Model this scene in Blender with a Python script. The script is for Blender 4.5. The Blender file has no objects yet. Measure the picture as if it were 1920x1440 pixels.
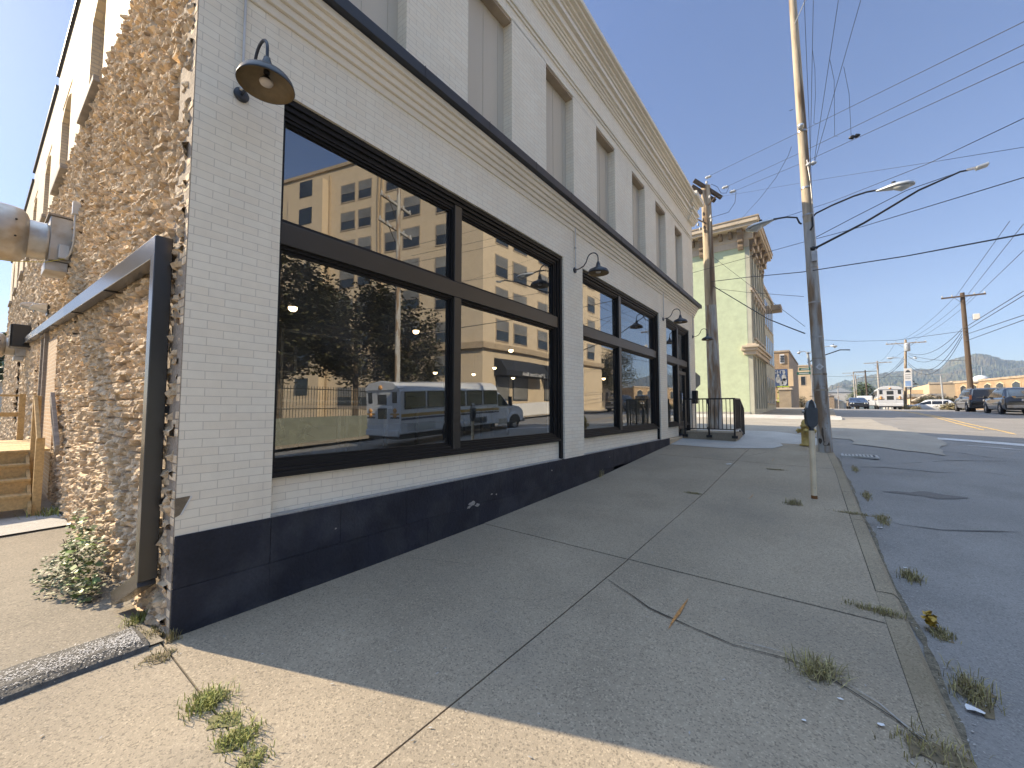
import bpy, math, random
from mathutils import Vector, noise as mnoise
random.seed(7)
C = bpy.context.scene
rad = math.radians
# ---------------------------------------------------------------- camera, sky, sun, exposure
F, CX, CY = 774.0, 960.0, 720.0
YAW, PITCH = rad(37.3175), rad(3.3274)
CAM = Vector((3.6943, -0.9176, 1.6))
Fh = Vector((-math.sin(YAW), math.cos(YAW), 0)); RR = Vector((math.cos(YAW), math.sin(YAW), 0)); ZZ = Vector((0, 0, 1))
FW = Fh*math.cos(PITCH)+ZZ*math.sin(PITCH); UU = ZZ*math.cos(PITCH)-Fh*math.sin(PITCH)
cam = bpy.data.cameras.new('camera'); camo = bpy.data.objects.new('camera', cam); C.collection.objects.link(camo)
camo.location = CAM; camo.rotation_euler = (math.pi/2+PITCH, 0, YAW)
cam.sensor_width = 36; cam.lens = 36*F/1920; cam.clip_start = 0.05; cam.clip_end = 6000
C.camera = camo
w = bpy.data.worlds.new('World'); C.world = w; w.use_nodes = True
nt = w.node_tree; bg = nt.nodes['Background']; sky = nt.nodes.new('ShaderNodeTexSky'); sky.sky_type = 'NISHITA'
SUN_EL = rad(33.5); SX, SY = -0.932, -0.363            # horizontal direction towards the sun
sky.sun_disc = False; sky.sun_elevation = SUN_EL; sky.sun_rotation = math.atan2(SX, SY)
sky.altitude = 100; sky.air_density = 1.0; sky.dust_density = .5; sky.ozone_density = 1.5
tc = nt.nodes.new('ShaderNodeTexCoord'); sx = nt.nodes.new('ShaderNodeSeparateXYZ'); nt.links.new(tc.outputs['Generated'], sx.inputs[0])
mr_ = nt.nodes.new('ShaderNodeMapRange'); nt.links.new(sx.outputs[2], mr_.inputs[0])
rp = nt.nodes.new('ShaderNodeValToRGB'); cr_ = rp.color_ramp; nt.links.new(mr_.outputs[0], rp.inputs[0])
for k_, (p_, c_) in enumerate([(0, (.28, .295, .35)), (.74, (.40, .41, .50)), (.82, (1.5, 1.35, 1.2)), (.92, (4.6, 3.8, 2.9))]):  # sky scaled by height; overhead brightened beyond natural as added fill for shaded walls
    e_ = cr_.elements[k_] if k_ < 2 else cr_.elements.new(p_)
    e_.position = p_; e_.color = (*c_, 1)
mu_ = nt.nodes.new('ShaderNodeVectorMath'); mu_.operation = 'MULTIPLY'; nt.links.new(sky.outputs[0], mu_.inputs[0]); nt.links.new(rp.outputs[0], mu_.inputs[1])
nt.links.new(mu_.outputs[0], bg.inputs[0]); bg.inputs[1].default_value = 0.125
sl = bpy.data.lights.new('sun', 'SUN'); sl.energy = 3.35; sl.angle = rad(0.5); sl.color = (1, .83, .60)
so = bpy.data.objects.new('sun', sl); C.collection.objects.link(so)
sv = Vector((SX*math.cos(SUN_EL), SY*math.cos(SUN_EL), math.sin(SUN_EL)))
so.rotation_euler = sv.to_track_quat('Z', 'Y').to_euler()
C.view_settings.view_transform = 'Standard'; C.view_settings.look = 'None'; C.view_settings.exposure = 1.74; C.view_settings.gamma = 1
C.cycles.max_bounces = 8; C.cycles.transparent_max_bounces = 24; C.cycles.caustics_reflective = False; C.cycles.caustics_refractive = False
# ---------------------------------------------------------------- measuring helpers
def ray(px, py): return FW+RR*((px-CX)/F)-UU*((py-CY)/F)
def atX(px, py, X): d = ray(px, py); return CAM+d*((X-CAM.x)/d.x)
def atY(px, py, Y): d = ray(px, py); return CAM+d*((Y-CAM.y)/d.y)
def atD(px, py, D): return CAM+ray(px, py)*D
def lerp(tab, v):
    if v <= tab[0][0]: return tab[0][1]
    for (a, za), (b, zb) in zip(tab, tab[1:]):
        if v <= b: return za+(zb-za)*(v-a)/(b-a)
    return tab[-1][1]
ST = [(-60, -2.2), (-12, -.35), (-3, -.04), (0, 0), (1.8, .03), (3.3, .07), (4.5, .12), (6.5, .2), (8.4, .33), (10.5, .475), (12.5, .60), (14.5, .79),
      (17, .97), (20, 1.04), (28, 1.16), (36, 1.38), (44, 1.53), (55, 1.63), (66, 1.70), (72, 1.70), (90, 1.2), (130, -.6), (250, -6), (600, -9), (3000, -12)]
SL = [(-60, .03), (6, .035), (12, .045), (17, .05), (22, .03), (30, .016), (60, .012), (3000, .0)]
def S(y): return lerp(ST, y)
def T(x, y): return S(y)-.018*min(max(x, 0), 4.2)
def R(x, y):
    d = max(0, x-4.1); d = min(d, 14)
    return S(y)-.13-.055*min(1, max(0, (x)/4.1)) - lerp(SL, y)*d
def onR(px, py, dz=0, f=None):
    f = f or R; d = ray(px, py); t = .5; p = CAM.copy()
    for i in range(4000):
        p = CAM+d*t
        if p.z < f(p.x, p.y)+dz: break
        t += .03
    return p
# ---------------------------------------------------------------- mesh helpers
def lin(r, g, b): return tuple((v/255/12.92 if v <= 10 else ((v/255+.055)/1.055)**2.4) for v in (r, g, b))
class MB:
    def __init__(s): s.v = []; s.f = []; s.s = []; s.c = []; s.cc = None
    def add(s, vs, fs, smooth=False):
        n = len(s.v); s.v += [tuple(v) for v in vs]
        for f in fs: s.f.append(tuple(n+i for i in f)); s.s.append(smooth); s.c.append(s.cc)
        return s
    def box(s, x0, x1, y0, y1, z0, z1, top=None):
        if x0 > x1: x0, x1 = x1, x0
        if y0 > y1: y0, y1 = y1, y0
        if z0 > z1: z0, z1 = z1, z0
        return s.add([(x0, y0, z0), (x1, y0, z0), (x1, y1, z0), (x0, y1, z0), (x0, y0, z1), (x1, y0, z1), (x1, y1, z1), (x0, y1, z1)],
                     [(0, 3, 2, 1), (4, 5, 6, 7), (0, 1, 5, 4), (1, 2, 6, 5), (2, 3, 7, 6), (3, 0, 4, 7)])
    def hexa(s, p): return s.add(p, [(0, 3, 2, 1), (4, 5, 6, 7), (0, 1, 5, 4), (1, 2, 6, 5), (2, 3, 7, 6), (3, 0, 4, 7)])
    def bar(s, a, b, w, h, up=(0, 0, 1)):
        a = Vector(a); b = Vector(b); d = (b-a).normalized(); u = Vector(up)
        if abs(d.dot(u)) > .98: u = Vector((0, 1, 0))
        l = d.cross(u).normalized(); u = l.cross(d)
        q = [(-1, -1), (1, -1), (1, 1), (-1, 1)]
        return s.add([e+l*(i*w/2)+u*(j*h/2) for e in (a, b) for i, j in q], [(0, 1, 2, 3), (7, 6, 5, 4), (0, 4, 5, 1), (1, 5, 6, 2), (2, 6, 7, 3), (3, 7, 4, 0)])
    def tube(s, pts, r, n=8, caps=True):
        pts = [Vector(p) for p in pts]; rs = r if isinstance(r, (list, tuple)) else [r]*len(pts)
        vs = []; fs = []; u = None
        for i, p in enumerate(pts):
            d = (pts[min(i+1, len(pts)-1)]-pts[max(i-1, 0)]).normalized()
            if u is None: u = d.orthogonal().normalized()
            else:
                u = u-d*u.dot(d); u = u.normalized() if u.length > 1e-6 else d.orthogonal().normalized()
            l = d.cross(u)
            for k in range(n):
                a = 2*math.pi*k/n; vs.append(p+(u*math.cos(a)+l*math.sin(a))*rs[i])
        for i in range(len(pts)-1):
            for k in range(n):
                k2 = (k+1) % n; fs.append((i*n+k, i*n+k2, (i+1)*n+k2, (i+1)*n+k))
        s.add(vs, fs, True)
        if caps: s.add([vs[k] for k in range(n)], [tuple(range(n-1, -1, -1))]); s.add(vs[-n:], [tuple(range(n))])
        return s
    def lathe(s, prof, c=(0, 0, 0), n=24, axis='Z', smooth=True):
        vs = []; fs = []; c = Vector(c)
        for r, z in prof:
            for k in range(n):
                a = 2*math.pi*k/n; x, y = r*math.cos(a), r*math.sin(a)
                p = {'Z': (x, y, z), 'X': (z, x, y), 'Y': (y, z, x)}[axis]; vs.append(c+Vector(p))
        for i in range(len(prof)-1):
            for k in range(n):
                k2 = (k+1) % n; fs.append((i*n+k, i*n+k2, (i+1)*n+k2, (i+1)*n+k))
        return s.add(vs, fs, smooth)
    def prism(s, poly, a, b, axis='X'):
        # polygon in the plane across the axis, extruded from a to b
        def P(u, v, t): return {'X': (t, u, v), 'Y': (u, t, v), 'Z': (u, v, t)}[axis]
        n = len(poly); vs = [P(u, v, a) for u, v in poly]+[P(u, v, b) for u, v in poly]
        return s.add(vs, [tuple(range(n-1, -1, -1)), tuple(range(n, 2*n))]+[(i, (i+1) % n, n+(i+1) % n, n+i) for i in range(n)])
    def quad(s, a, b, c, d): return s.add([a, b, c, d], [(0, 1, 2, 3)])
    def build(s, name, m, parent=None, loc=None, bevel=0, warp=False, mats=None):
        me = bpy.data.meshes.new(name); vs = s.v
        if warp: vs = [wz(v) for v in vs]
        me.from_pydata(vs, [], s.f); me.polygons.foreach_set('use_smooth', s.s)
        if m is not None: me.materials.append(m)
        if any(c is not None for c in s.c):
            at = me.color_attributes.new('tone', 'FLOAT_COLOR', 'CORNER'); k = 0; buf = []
            for f, c in zip(s.f, s.c): buf += list((c if c else (1, 1, 1))+(1.0,))*len(f) if c is None or len(c) == 3 else list(c)*len(f)
            at.data.foreach_set('color', buf)
        me.update(); o = bpy.data.objects.new(name, me); C.collection.objects.link(o)
        if parent is not None: o.parent = parent
        if loc is not None: o.location = loc
        if bevel:
            md = o.modifiers.new('bevel', 'BEVEL'); md.width = bevel; md.segments = 2; md.limit_method = 'ANGLE'; md.angle_limit = rad(40)
        return o
def wz(v):
    x, y, z = v; return (x, y, 1.6+(z-1.6)*(1-.0031*max(0, y-1.0)))
def tag(o, label=None, cat=None, group=None, kind=None):
    for k, v in (('label', label), ('category', cat), ('group', group), ('kind', kind)):
        if v: o[k] = v
    return o
def thing(name, label, cat, loc=(0, 0, 0), rz=0, group=None):
    o = bpy.data.objects.new(name, None); C.collection.objects.link(o); o.location = loc; o.rotation_euler = (0, 0, rz)
    o.empty_display_size = .1
    return tag(o, label, cat, group)
def dup(root, loc, rz=0, label=None, group=None, scale=None):
    def cp(o, par):
        c = o.copy(); C.collection.objects.link(c); c.parent = par
        for ch in list(o.children): cp(ch, c)
        return c
    r = cp(root, None); r.location = loc; r.rotation_euler = (0, 0, rz)
    if scale: r.scale = scale
    if label: r['label'] = label
    if group: r['group'] = group
    return r
# ---------------------------------------------------------------- materials
def newmat(name):
    m = bpy.data.materials.new(name); m.use_nodes = True; n = m.node_tree.nodes; l = m.node_tree.links
    return m, n, l, n['Principled BSDF']
def mat(name, col, rough=.6, metal=0, var=.12, vs=3, bump=0, bs=60, col2=None, ps=1.2, spec=.5, fine=.0, fs=80, coat=0, tone=False, stretch=None):
    m, n, l, p = newmat(name)
    p.inputs['Roughness'].default_value = rough; p.inputs['Metallic'].default_value = metal
    p.inputs['Specular IOR Level'].default_value = spec
    if coat: p.inputs['Coat Weight'].default_value = coat; p.inputs['Coat Roughness'].default_value = .04
    g = n.new('ShaderNodeNewGeometry'); vec = g.outputs['Position']
    if stretch:
        vm = n.new('ShaderNodeVectorMath'); vm.operation = 'MULTIPLY'; vm.inputs[1].default_value = stretch; l.new(vec, vm.inputs[0]); vec = vm.outputs[0]
    base = n.new('ShaderNodeRGB'); base.outputs[0].default_value = (*col, 1); out = base.outputs[0]
    def mul(out, scale, amt, detail=5):
        t = n.new('ShaderNodeTexNoise'); t.inputs['Scale'].default_value = scale; t.inputs['Detail'].default_value = detail; l.new(vec, t.inputs['Vector'])
        mr = n.new('ShaderNodeMapRange'); mr.inputs[1].default_value = .3; mr.inputs[2].default_value = .7; mr.inputs[3].default_value = 1-amt; mr.inputs[4].default_value = 1+amt
        l.new(t.outputs[0], mr.inputs[0]); x = n.new('ShaderNodeVectorMath'); x.operation = 'SCALE'; l.new(out, x.inputs[0]); l.new(mr.outputs[0], x.inputs['Scale']); return x.outputs[0]
    if col2 is not None:
        t = n.new('ShaderNodeTexNoise'); t.inputs['Scale'].default_value = ps; t.inputs['Detail'].default_value = 8; l.new(vec, t.inputs['Vector'])
        cr = n.new('ShaderNodeMapRange'); cr.inputs[1].default_value = .47; cr.inputs[2].default_value = .6; l.new(t.outputs[0], cr.inputs[0])
        mx = n.new('ShaderNodeMix'); mx.data_type = 'RGBA'; l.new(cr.outputs[0], mx.inputs[0]); l.new(out, mx.inputs[6]); mx.inputs[7].default_value = (*col2, 1); out = mx.outputs[2]
    if tone:
        a = n.new('ShaderNodeAttribute'); a.attribute_name = 'tone'; x = n.new('ShaderNodeVectorMath'); x.operation = 'MULTIPLY'
        l.new(out, x.inputs[0]); l.new(a.outputs['Color'], x.inputs[1]); out = x.outputs[0]
    if var: out = mul(out, vs, var)
    if fine: out = mul(out, fs, fine, 3)
    l.new(out, p.inputs['Base Color'])
    if bump:
        t = n.new('ShaderNodeTexNoise'); t.inputs['Scale'].default_value = bs; t.inputs['Detail'].default_value = 4; l.new(vec, t.inputs['Vector'])
        b = n.new('ShaderNodeBump'); b.inputs['Strength'].default_value = bump; b.inputs['Distance'].default_value = .01; l.new(t.outputs[0], b.inputs['Height']); l.new(b.outputs[0], p.inputs['Normal'])
    return m
def brickmat(name, c1, c2, mortar, bw, bh, ms, plane='YZ', rough=.75, bump=.5, var=.08, off=(0, 0), dirt=None, msm=.15, bias=0, tonal=None):
    m, n, l, p = newmat(name); p.inputs['Roughness'].default_value = rough
    g = n.new('ShaderNodeNewGeometry'); sp = n.new('ShaderNodeSeparateXYZ'); l.new(g.outputs['Position'], sp.inputs[0])
    cb = n.new('ShaderNodeCombineXYZ')
    if plane == 'YZ':   # use y where the face looks along x, x where it looks along y
        sn = n.new('ShaderNodeSeparateXYZ'); l.new(g.outputs['True Normal'], sn.inputs[0]); ab = n.new('ShaderNodeMath'); ab.operation = 'ABSOLUTE'; l.new(sn.outputs[1], ab.inputs[0])
        gt = n.new('ShaderNodeMath'); gt.operation = 'GREATER_THAN'; gt.inputs[1].default_value = .7; l.new(ab.outputs[0], gt.inputs[0])
        mx = n.new('ShaderNodeMix'); l.new(gt.outputs[0], mx.inputs[0]); l.new(sp.outputs[1], mx.inputs[2]); l.new(sp.outputs[0], mx.inputs[3]); l.new(mx.outputs[0], cb.inputs[0])
    else: l.new(sp.outputs[0], cb.inputs[0])
    l.new(sp.outputs[2], cb.inputs[1])
    ad = n.new('ShaderNodeVectorMath'); ad.inputs[1].default_value = (off[0], off[1], 0); l.new(cb.outputs[0], ad.inputs[0])
    # slight wobble so courses are not ruler straight
    t0 = n.new('ShaderNodeTexNoise'); t0.inputs['Scale'].default_value = 3; l.new(g.outputs['Position'], t0.inputs['Vector'])
    sc = n.new('ShaderNodeVectorMath'); sc.operation = 'SCALE'; sc.inputs['Scale'].default_value = .012; l.new(t0.outputs['Color'], sc.inputs[0])
    a2 = n.new('ShaderNodeVectorMath'); l.new(ad.outputs[0], a2.inputs[0]); l.new(sc.outputs[0], a2.inputs[1])
    b = n.new('ShaderNodeTexBrick'); l.new(a2.outputs[0], b.inputs['Vector'])
    b.inputs['Color1'].default_value = (*c1, 1); b.inputs['Color2'].default_value = (*c2, 1); b.inputs['Mortar'].default_value = (*mortar, 1)
    b.inputs['Scale'].default_value = 1; b.inputs['Brick Width'].default_value = bw; b.inputs['Row Height'].default_value = bh; b.inputs['Mortar Size'].default_value = ms; b.inputs['Mortar Smooth'].default_value = msm
    b.inputs['Bias'].default_value = bias
    out = b.outputs['Color']
    def mul(out, scale, amt, st=(1, 1, 1)):
        t = n.new('ShaderNodeTexNoise'); t.inputs['Scale'].default_value = scale; t.inputs['Detail'].default_value = 6
        vm = n.new('ShaderNodeVectorMath'); vm.operation = 'MULTIPLY'; vm.inputs[1].default_value = st; l.new(g.outputs['Position'], vm.inputs[0]); l.new(vm.outputs[0], t.inputs['Vector'])
        mr = n.new('ShaderNodeMapRange'); mr.inputs[1].default_value = .3; mr.inputs[2].default_value = .7; mr.inputs[3].default_value = 1-amt; mr.inputs[4].default_value = 1+amt*.6
        l.new(t.outputs[0], mr.inputs[0]); x = n.new('ShaderNodeVectorMath'); x.operation = 'SCALE'; l.new(out, x.inputs[0]); l.new(mr.outputs[0], x.inputs['Scale']); return x.outputs[0]
    out = mul(out, 1.3, var); out = mul(out, 14, var*.6)
    if dirt:
        t = n.new('ShaderNodeTexNoise'); t.inputs['Scale'].default_value = 2.2; t.inputs['Detail'].default_value = 9; t.inputs['Roughness'].default_value = .65
        vm = n.new('ShaderNodeVectorMath'); vm.operation = 'MULTIPLY'; vm.inputs[1].default_value = (1.3, 1.3, .45); l.new(g.outputs['Position'], vm.inputs[0]); l.new(vm.outputs[0], t.inputs['Vector'])
        mr = n.new('ShaderNodeMapRange'); mr.inputs[1].default_value = .56; mr.inputs[2].default_value = .78; mr.inputs[4].default_value = .35; l.new(t.outputs[0], mr.inputs[0])
        mx = n.new('ShaderNodeMix'); mx.data_type = 'RGBA'; l.new(mr.outputs[0], mx.inputs[0]); l.new(out, mx.inputs[6]); mx.inputs[7].default_value = (*dirt, 1); out = mx.outputs[2]
    l.new(out, p.inputs['Base Color'])
    bp = n.new('ShaderNodeBump'); bp.inputs['Strength'].default_value = bump; bp.inputs['Distance'].default_value = .006; bp.invert = True
    tn = n.new('ShaderNodeTexNoise'); tn.inputs['Scale'].default_value = 55; l.new(g.outputs['Position'], tn.inputs['Vector'])
    ma = n.new('ShaderNodeMath'); ma.operation = 'MULTIPLY_ADD'; ma.inputs[1].default_value = .25; l.new(tn.outputs[0], ma.inputs[0]); l.new(b.outputs['Fac'], ma.inputs[2])
    l.new(ma.outputs[0], bp.inputs['Height']); l.new(bp.outputs[0], p.inputs['Normal'])
    return m
def concrete(name, base, dark=.35, scale=1.0, stain=(.085, .08, .07), stainamt=.5):
    m, n, l, p = newmat(name); p.inputs['Roughness'].default_value = .88
    g = n.new('ShaderNodeNewGeometry'); pos = g.outputs['Position']
    def nz(s, d=4, r=.5):
        t = n.new('ShaderNodeTexNoise'); t.inputs['Scale'].default_value = s; t.inputs['Detail'].default_value = d; t.inputs['Roughness'].default_value = r; l.new(pos, t.inputs['Vector']); return t.outputs[0]
    def mr(x, a, b, c, d):
        t = n.new('ShaderNodeMapRange'); t.inputs[1].default_value = a; t.inputs[2].default_value = b; t.inputs[3].default_value = c; t.inputs[4].default_value = d; l.new(x, t.inputs[0]); return t.outputs[0]
    def mix(f, a, b):
        t = n.new('ShaderNodeMix'); t.data_type = 'RGBA'; l.new(f, t.inputs[0])
        for i, v in ((6, a), (7, b)):
            if isinstance(v, tuple): t.inputs[i].default_value = (*v, 1)
            else: l.new(v, t.inputs[i])
        return t.outputs[2]
    vo = n.new('ShaderNodeTexVoronoi'); vo.inputs['Scale'].default_value = 112*scale; l.new(pos, vo.inputs['Vector'])
    sep = n.new('ShaderNodeSeparateColor'); l.new(vo.outputs['Color'], sep.inputs[0])
    c = mix(mr(nz(1.1, 6), .35, .65, 0, 1), tuple(v*.82 for v in base), tuple(v*1.12 for v in base))
    c = mix(mr(sep.outputs[0], .76, .88, 0, .6), c, tuple(v*dark for v in base))
    c = mix(mr(sep.outputs[1], .80, .92, 0, .5), c, tuple(min(.8, v*1.6) for v in base))
    c = mix(mr(nz(220*scale, 2), .35, .75, 0, .45), c, tuple(v*.55 for v in base))
    c = mix(mr(nz(.55, 7, .62), .5, .72, 0, stainamt), c, stain)
    c = mix(mr(nz(38*scale, 4, .7), .5, .72, 0, .35), c, tuple(v*.5 for v in base))
    c = mix(mr(nz(5, 7, .7), .62, .8, 0, .3), c, stain)
    l.new(c, p.inputs['Base Color'])
    bp = n.new('ShaderNodeBump'); bp.inputs['Strength'].default_value = .7; bp.inputs['Distance'].default_value = .004
    ad = n.new('ShaderNodeMath'); l.new(nz(150*scale, 3), ad.inputs[0]); l.new(sep.outputs[2], ad.inputs[1]); l.new(ad.outputs[0], bp.inputs['Height']); l.new(bp.outputs[0], p.inputs['Normal'])
    return m
def glass(name, ior=1.9, tint=(.60, .62, .60), refl=(.9, .93, .95)):
    m, n, l, p = newmat(name); n.remove(p); out = n['Material Output']
    fr0 = n.new('ShaderNodeFresnel'); fr0.inputs[0].default_value = 1.5; fr = n.new('ShaderNodeMapRange'); fr.inputs[3].default_value = .25; fr.inputs[4].default_value = 1.0; l.new(fr0.outputs[0], fr.inputs[0])
    tr = n.new('ShaderNodeBsdfTransparent'); tr.inputs[0].default_value = (*tint, 1)
    gl = n.new('ShaderNodeBsdfGlossy'); gl.inputs['Roughness'].default_value = 0.0; gl.inputs[0].default_value = (*refl, 1)
    g = n.new('ShaderNodeNewGeometry'); t = n.new('ShaderNodeTexNoise'); t.inputs['Scale'].default_value = .9; t.inputs['Detail'].default_value = 0; l.new(g.outputs['Position'], t.inputs['Vector'])
    bp = n.new('ShaderNodeBump'); bp.inputs['Strength'].default_value = .10; bp.inputs['Distance'].default_value = .02; l.new(t.outputs[0], bp.inputs['Height']); l.new(bp.outputs[0], gl.inputs['Normal'])
    mx = n.new('ShaderNodeMixShader'); l.new(fr.outputs[0], mx.inputs[0]); l.new(tr.outputs[0], mx.inputs[1]); l.new(gl.outputs[0], mx.inputs[2])
    df = n.new('ShaderNodeBsdfDiffuse'); df.inputs[0].default_value = (.6, .58, .54, 1); t2 = n.new('ShaderNodeTexNoise'); t2.inputs['Scale'].default_value = 2.5; t2.inputs['Detail'].default_value = 8; l.new(g.outputs['Position'], t2.inputs['Vector'])
    m2 = n.new('ShaderNodeMapRange'); m2.inputs[1].default_value = .35; m2.inputs[2].default_value = .75; m2.inputs[3].default_value = .012; m2.inputs[4].default_value = .07; l.new(t2.outputs[0], m2.inputs[0]); mx2 = n.new('ShaderNodeMixShader'); l.new(m2.outputs[0], mx2.inputs[0]); l.new(mx.outputs[0], mx2.inputs[1]); l.new(df.outputs[0], mx2.inputs[2]); l.new(mx2.outputs[0], out.inputs[0])
    return m
def emis(name, col, s):
    m, n, l, p = newmat(name); p.inputs['Base Color'].default_value = (*col, 1); p.inputs['Emission Color'].default_value = (*col, 1); p.inputs['Emission Strength'].default_value = s; return m
M = {}
M['white_brick'] = brickmat('painted white brick', (.86, .79, .65), (.88, .83, .70), (.65, .60, .50), .215, .0632, .0032, bump=.4, var=.05, off=(.07, .012), dirt=(.60, .53, .42), msm=.3)
M['white_trim'] = mat('painted trim', (.80, .74, .62), .6, var=.08, vs=1.5, bump=.15, bs=30, stretch=(1, .3, 1))
M['panel'] = mat('greige panel', (.57, .52, .43), .55, var=.05, vs=1.0, stretch=(2, 2, .3))
M['tan_brick'] = brickmat('tan side brick', (.76, .64, .45), (.68, .56, .38), (.55, .47, .36), .21, .0675, .009, bump=.8, var=.12, dirt=(.30, .23, .16))
M['tan_infill'] = brickmat('orange tan infill brick', (.52, .36, .21), (.44, .31, .19), (.55, .46, .34), .21, .0675, .010, bump=.8, var=.12)
M['rough'] = mat('broken brick', (.64, .51, .35), .9, var=.22, vs=22, bump=.7, bs=90, fine=.14, fs=160, tone=True, col2=(.53, .415, .28), ps=9)
M['mortar'] = mat('old mortar', (.36, .30, .235), .95, var=.2, vs=8, bump=1, bs=40, fine=.2)
M['navy'] = mat('navy painted block', (.018, .021, .033), .66, var=.28, vs=3, bump=.9, bs=38, col2=(.034, .037, .048), ps=2.6, spec=.35, fine=.12, fs=50)
M['chip'] = mat('bare chipped patch', (.33, .32, .30), .85, var=.2, vs=30)
M['black_frame'] = mat('black window frame', (.010, .010, .011), .5, var=.1, vs=5, spec=.3)
M['bronze_frame'] = mat('dark bronze mullion', (.034, .031, .027), .38, var=.08, vs=2, spec=.5)
M['ledge'] = mat('dark ledge flashing', (.022, .026, .036), .5, var=.15, vs=4)
M['glass'] = glass('shop glass')
M['car_glass'] = mat('dark car glass', (.015, .018, .022), .05, var=0, spec=.9)
M['far_glass'] = mat('far window glass', (.035, .045, .055), .12, var=.3, vs=.6, spec=.8)
M['blind'] = mat('window with pale blind', (.20, .20, .19), .3, var=.35, vs=.35, spec=.6)
M['black'] = mat('black metal', (.014, .014, .015), .35, var=.1, spec=.5)
M['lamp_out'] = mat('lamp shade paint', (.028, .034, .045), .42, var=.1, vs=9)
M['lamp_in'] = mat('lamp shade inside', (.20, .145, .075), .45, var=.12, vs=20)
M['bulb'] = mat('frosted bulb', (.62, .55, .48), .35, var=.05)
M['galv'] = mat('galvanised metal', (.50, .50, .49), .34, metal=.75, var=.12, vs=5, bump=.1, bs=8)
M['galv_dull'] = mat('weathered duct metal', (.46, .45, .43), .42, metal=.55, var=.16, vs=4, col2=(.38, .34, .28), ps=3)
M['pipe'] = mat('dark bronze downspout', (.028, .025, .022), .27, metal=.0, var=.15, vs=2, bump=.05, bs=6, spec=.8)
M['conduit'] = mat('painted conduit', (.58, .58, .57), .45, metal=.2, var=.1)
M['new_wood'] = mat('treated lumber', (.50, .345, .155), .7, var=.2, vs=5, stretch=(.5, 6, 6), fine=.12, fs=60)
M['old_wood'] = mat('grey weathered board', (.28, .25, .22), .8, var=.25, vs=5, stretch=(1, 1, 8))
M['sidewalk'] = concrete('sidewalk concrete', (.365, .305, .22))
M['curb'] = concrete('old curb concrete', (.33, .275, .19), stain=(.10, .075, .035), stainamt=.6)
M['pale_conc'] = concrete('pale new concrete', (.50, .485, .45), dark=.7, stainamt=.12)
M['asphalt'] = concrete('street asphalt', (.25, .24, .225), dark=.5, stain=(.16, .155, .15), stainamt=.5)
M['alley'] = concrete('alley asphalt', (.27, .235, .18), dark=.4, scale=.8, stain=(.08, .075, .065), stainamt=.4)
M['street_conc'] = concrete('worn cross street concrete', (.35, .32, .27), dark=.7, stainamt=.25)
M['dirt'] = mat('dry ground', (.14, .115, .075), .95, var=.3, vs=.4, col2=(.08, .09, .035), ps=.08)
M['road_crack'] = mat('road crack', (.10, .097, .09), .95, var=.2, vs=10)
M['stain'] = concrete('oil stained asphalt', (.16, .15, .14), dark=.5)
M['joint'] = mat('dirty joint', (.045, .040, .032), .95, var=.2, vs=10)
M['tar'] = mat('tar edge', (.065, .062, .057), .8, var=.3, vs=20, bump=1, bs=60)
M['white_mark'] = mat('worn white paint', (.50, .50, .49), .7, var=.25, vs=6, fine=.15)
M['yellow_mark'] = mat('worn yellow paint', (.50, .34, .12), .7, var=.3, vs=5, fine=.2)
M['orange_mark'] = mat('orange spray paint', (.42, .20, .06), .8, var=.3, vs=30, fine=.3)
M['green_wall'] = mat('mint painted stucco', (.50, .575, .39), .85, var=.06, vs=2, bump=.8, bs=7, fine=.05, fs=5)
M['cream'] = mat('cream painted trim', (.52, .44, .33), .7, var=.1, vs=2)
M['beige_old'] = mat('weathered beige trim', (.36, .29, .21), .75, var=.22, vs=2)
M['beige_dark'] = mat('dark weathered trim', (.20, .15, .10), .8, var=.25, vs=2)
M['grey_green'] = mat('grey green facade', (.46, .46, .37), .8, var=.15, vs=1)
M['pole'] = mat('weathered pole wood', (.44, .37, .27), .85, var=.25, vs=3, stretch=(6, 6, .5), bump=.6, bs=20, col2=(.17, .115, .07), ps=1.0)
M['pole_grey'] = mat('old grey pole', (.43, .42, .39), .85, var=.18, vs=4, stretch=(4, 4, .6), bump=.4, bs=20, col2=(.27, .19, .12), ps=1.3)
M['pole_dark'] = mat('dark creosote pole', (.10, .075, .055), .9, var=.25, vs=2, stretch=(6, 6, .5), bump=.5, bs=20)
M['wire'] = mat('overhead wire', (.035, .038, .045), .6, var=0)
M['wire_lt'] = mat('light insulator', (.45, .47, .48), .5, var=.1)
M['lum'] = mat('luminaire grey', (.42, .45, .47), .4, metal=.3, var=.08)
M['lens'] = mat('luminaire lens', (.55, .57, .56), .15, var=.1, spec=.8)
M['meter'] = mat('parking meter grey', (.045, .055, .065), .42, var=.15, vs=12)
M['meter_post'] = mat('tan meter post', (.76, .63, .43), .6, var=.1, vs=6)
M['rust'] = mat('rust', (.20, .09, .03), .9, var=.3, vs=30)
M['hydrant'] = mat('yellow hydrant', (.50, .36, .11), .6, var=.2, vs=12)
M['sign_grey'] = mat('back of sign', (.30, .30, .30), .5, metal=.4, var=.1)
M['sign_green'] = mat('street sign green', (.02, .10, .07), .4, var=.1)
M['far_white'] = mat('far pale wall', (.46, .45, .42), .7, var=.1)
M['white'] = mat('white paint', (.68, .68, .67), .45, var=.05)
M['brown_brick'] = brickmat('brown brick', (.36, .25, .145), (.42, .30, .18), (.28, .21, .14), .5, .18, .02, bump=.3, var=.15)
M['bank_brick'] = brickmat('tan bank wall brick', (.64, .52, .36), (.68, .56, .39), (.54, .45, .33), .25, .08, .008, bump=.2, var=.06)  # the brick's own tan colour
M['bank_trim'] = mat('bank stone belt', (.42, .33, .22), .7, var=.12)
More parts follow.
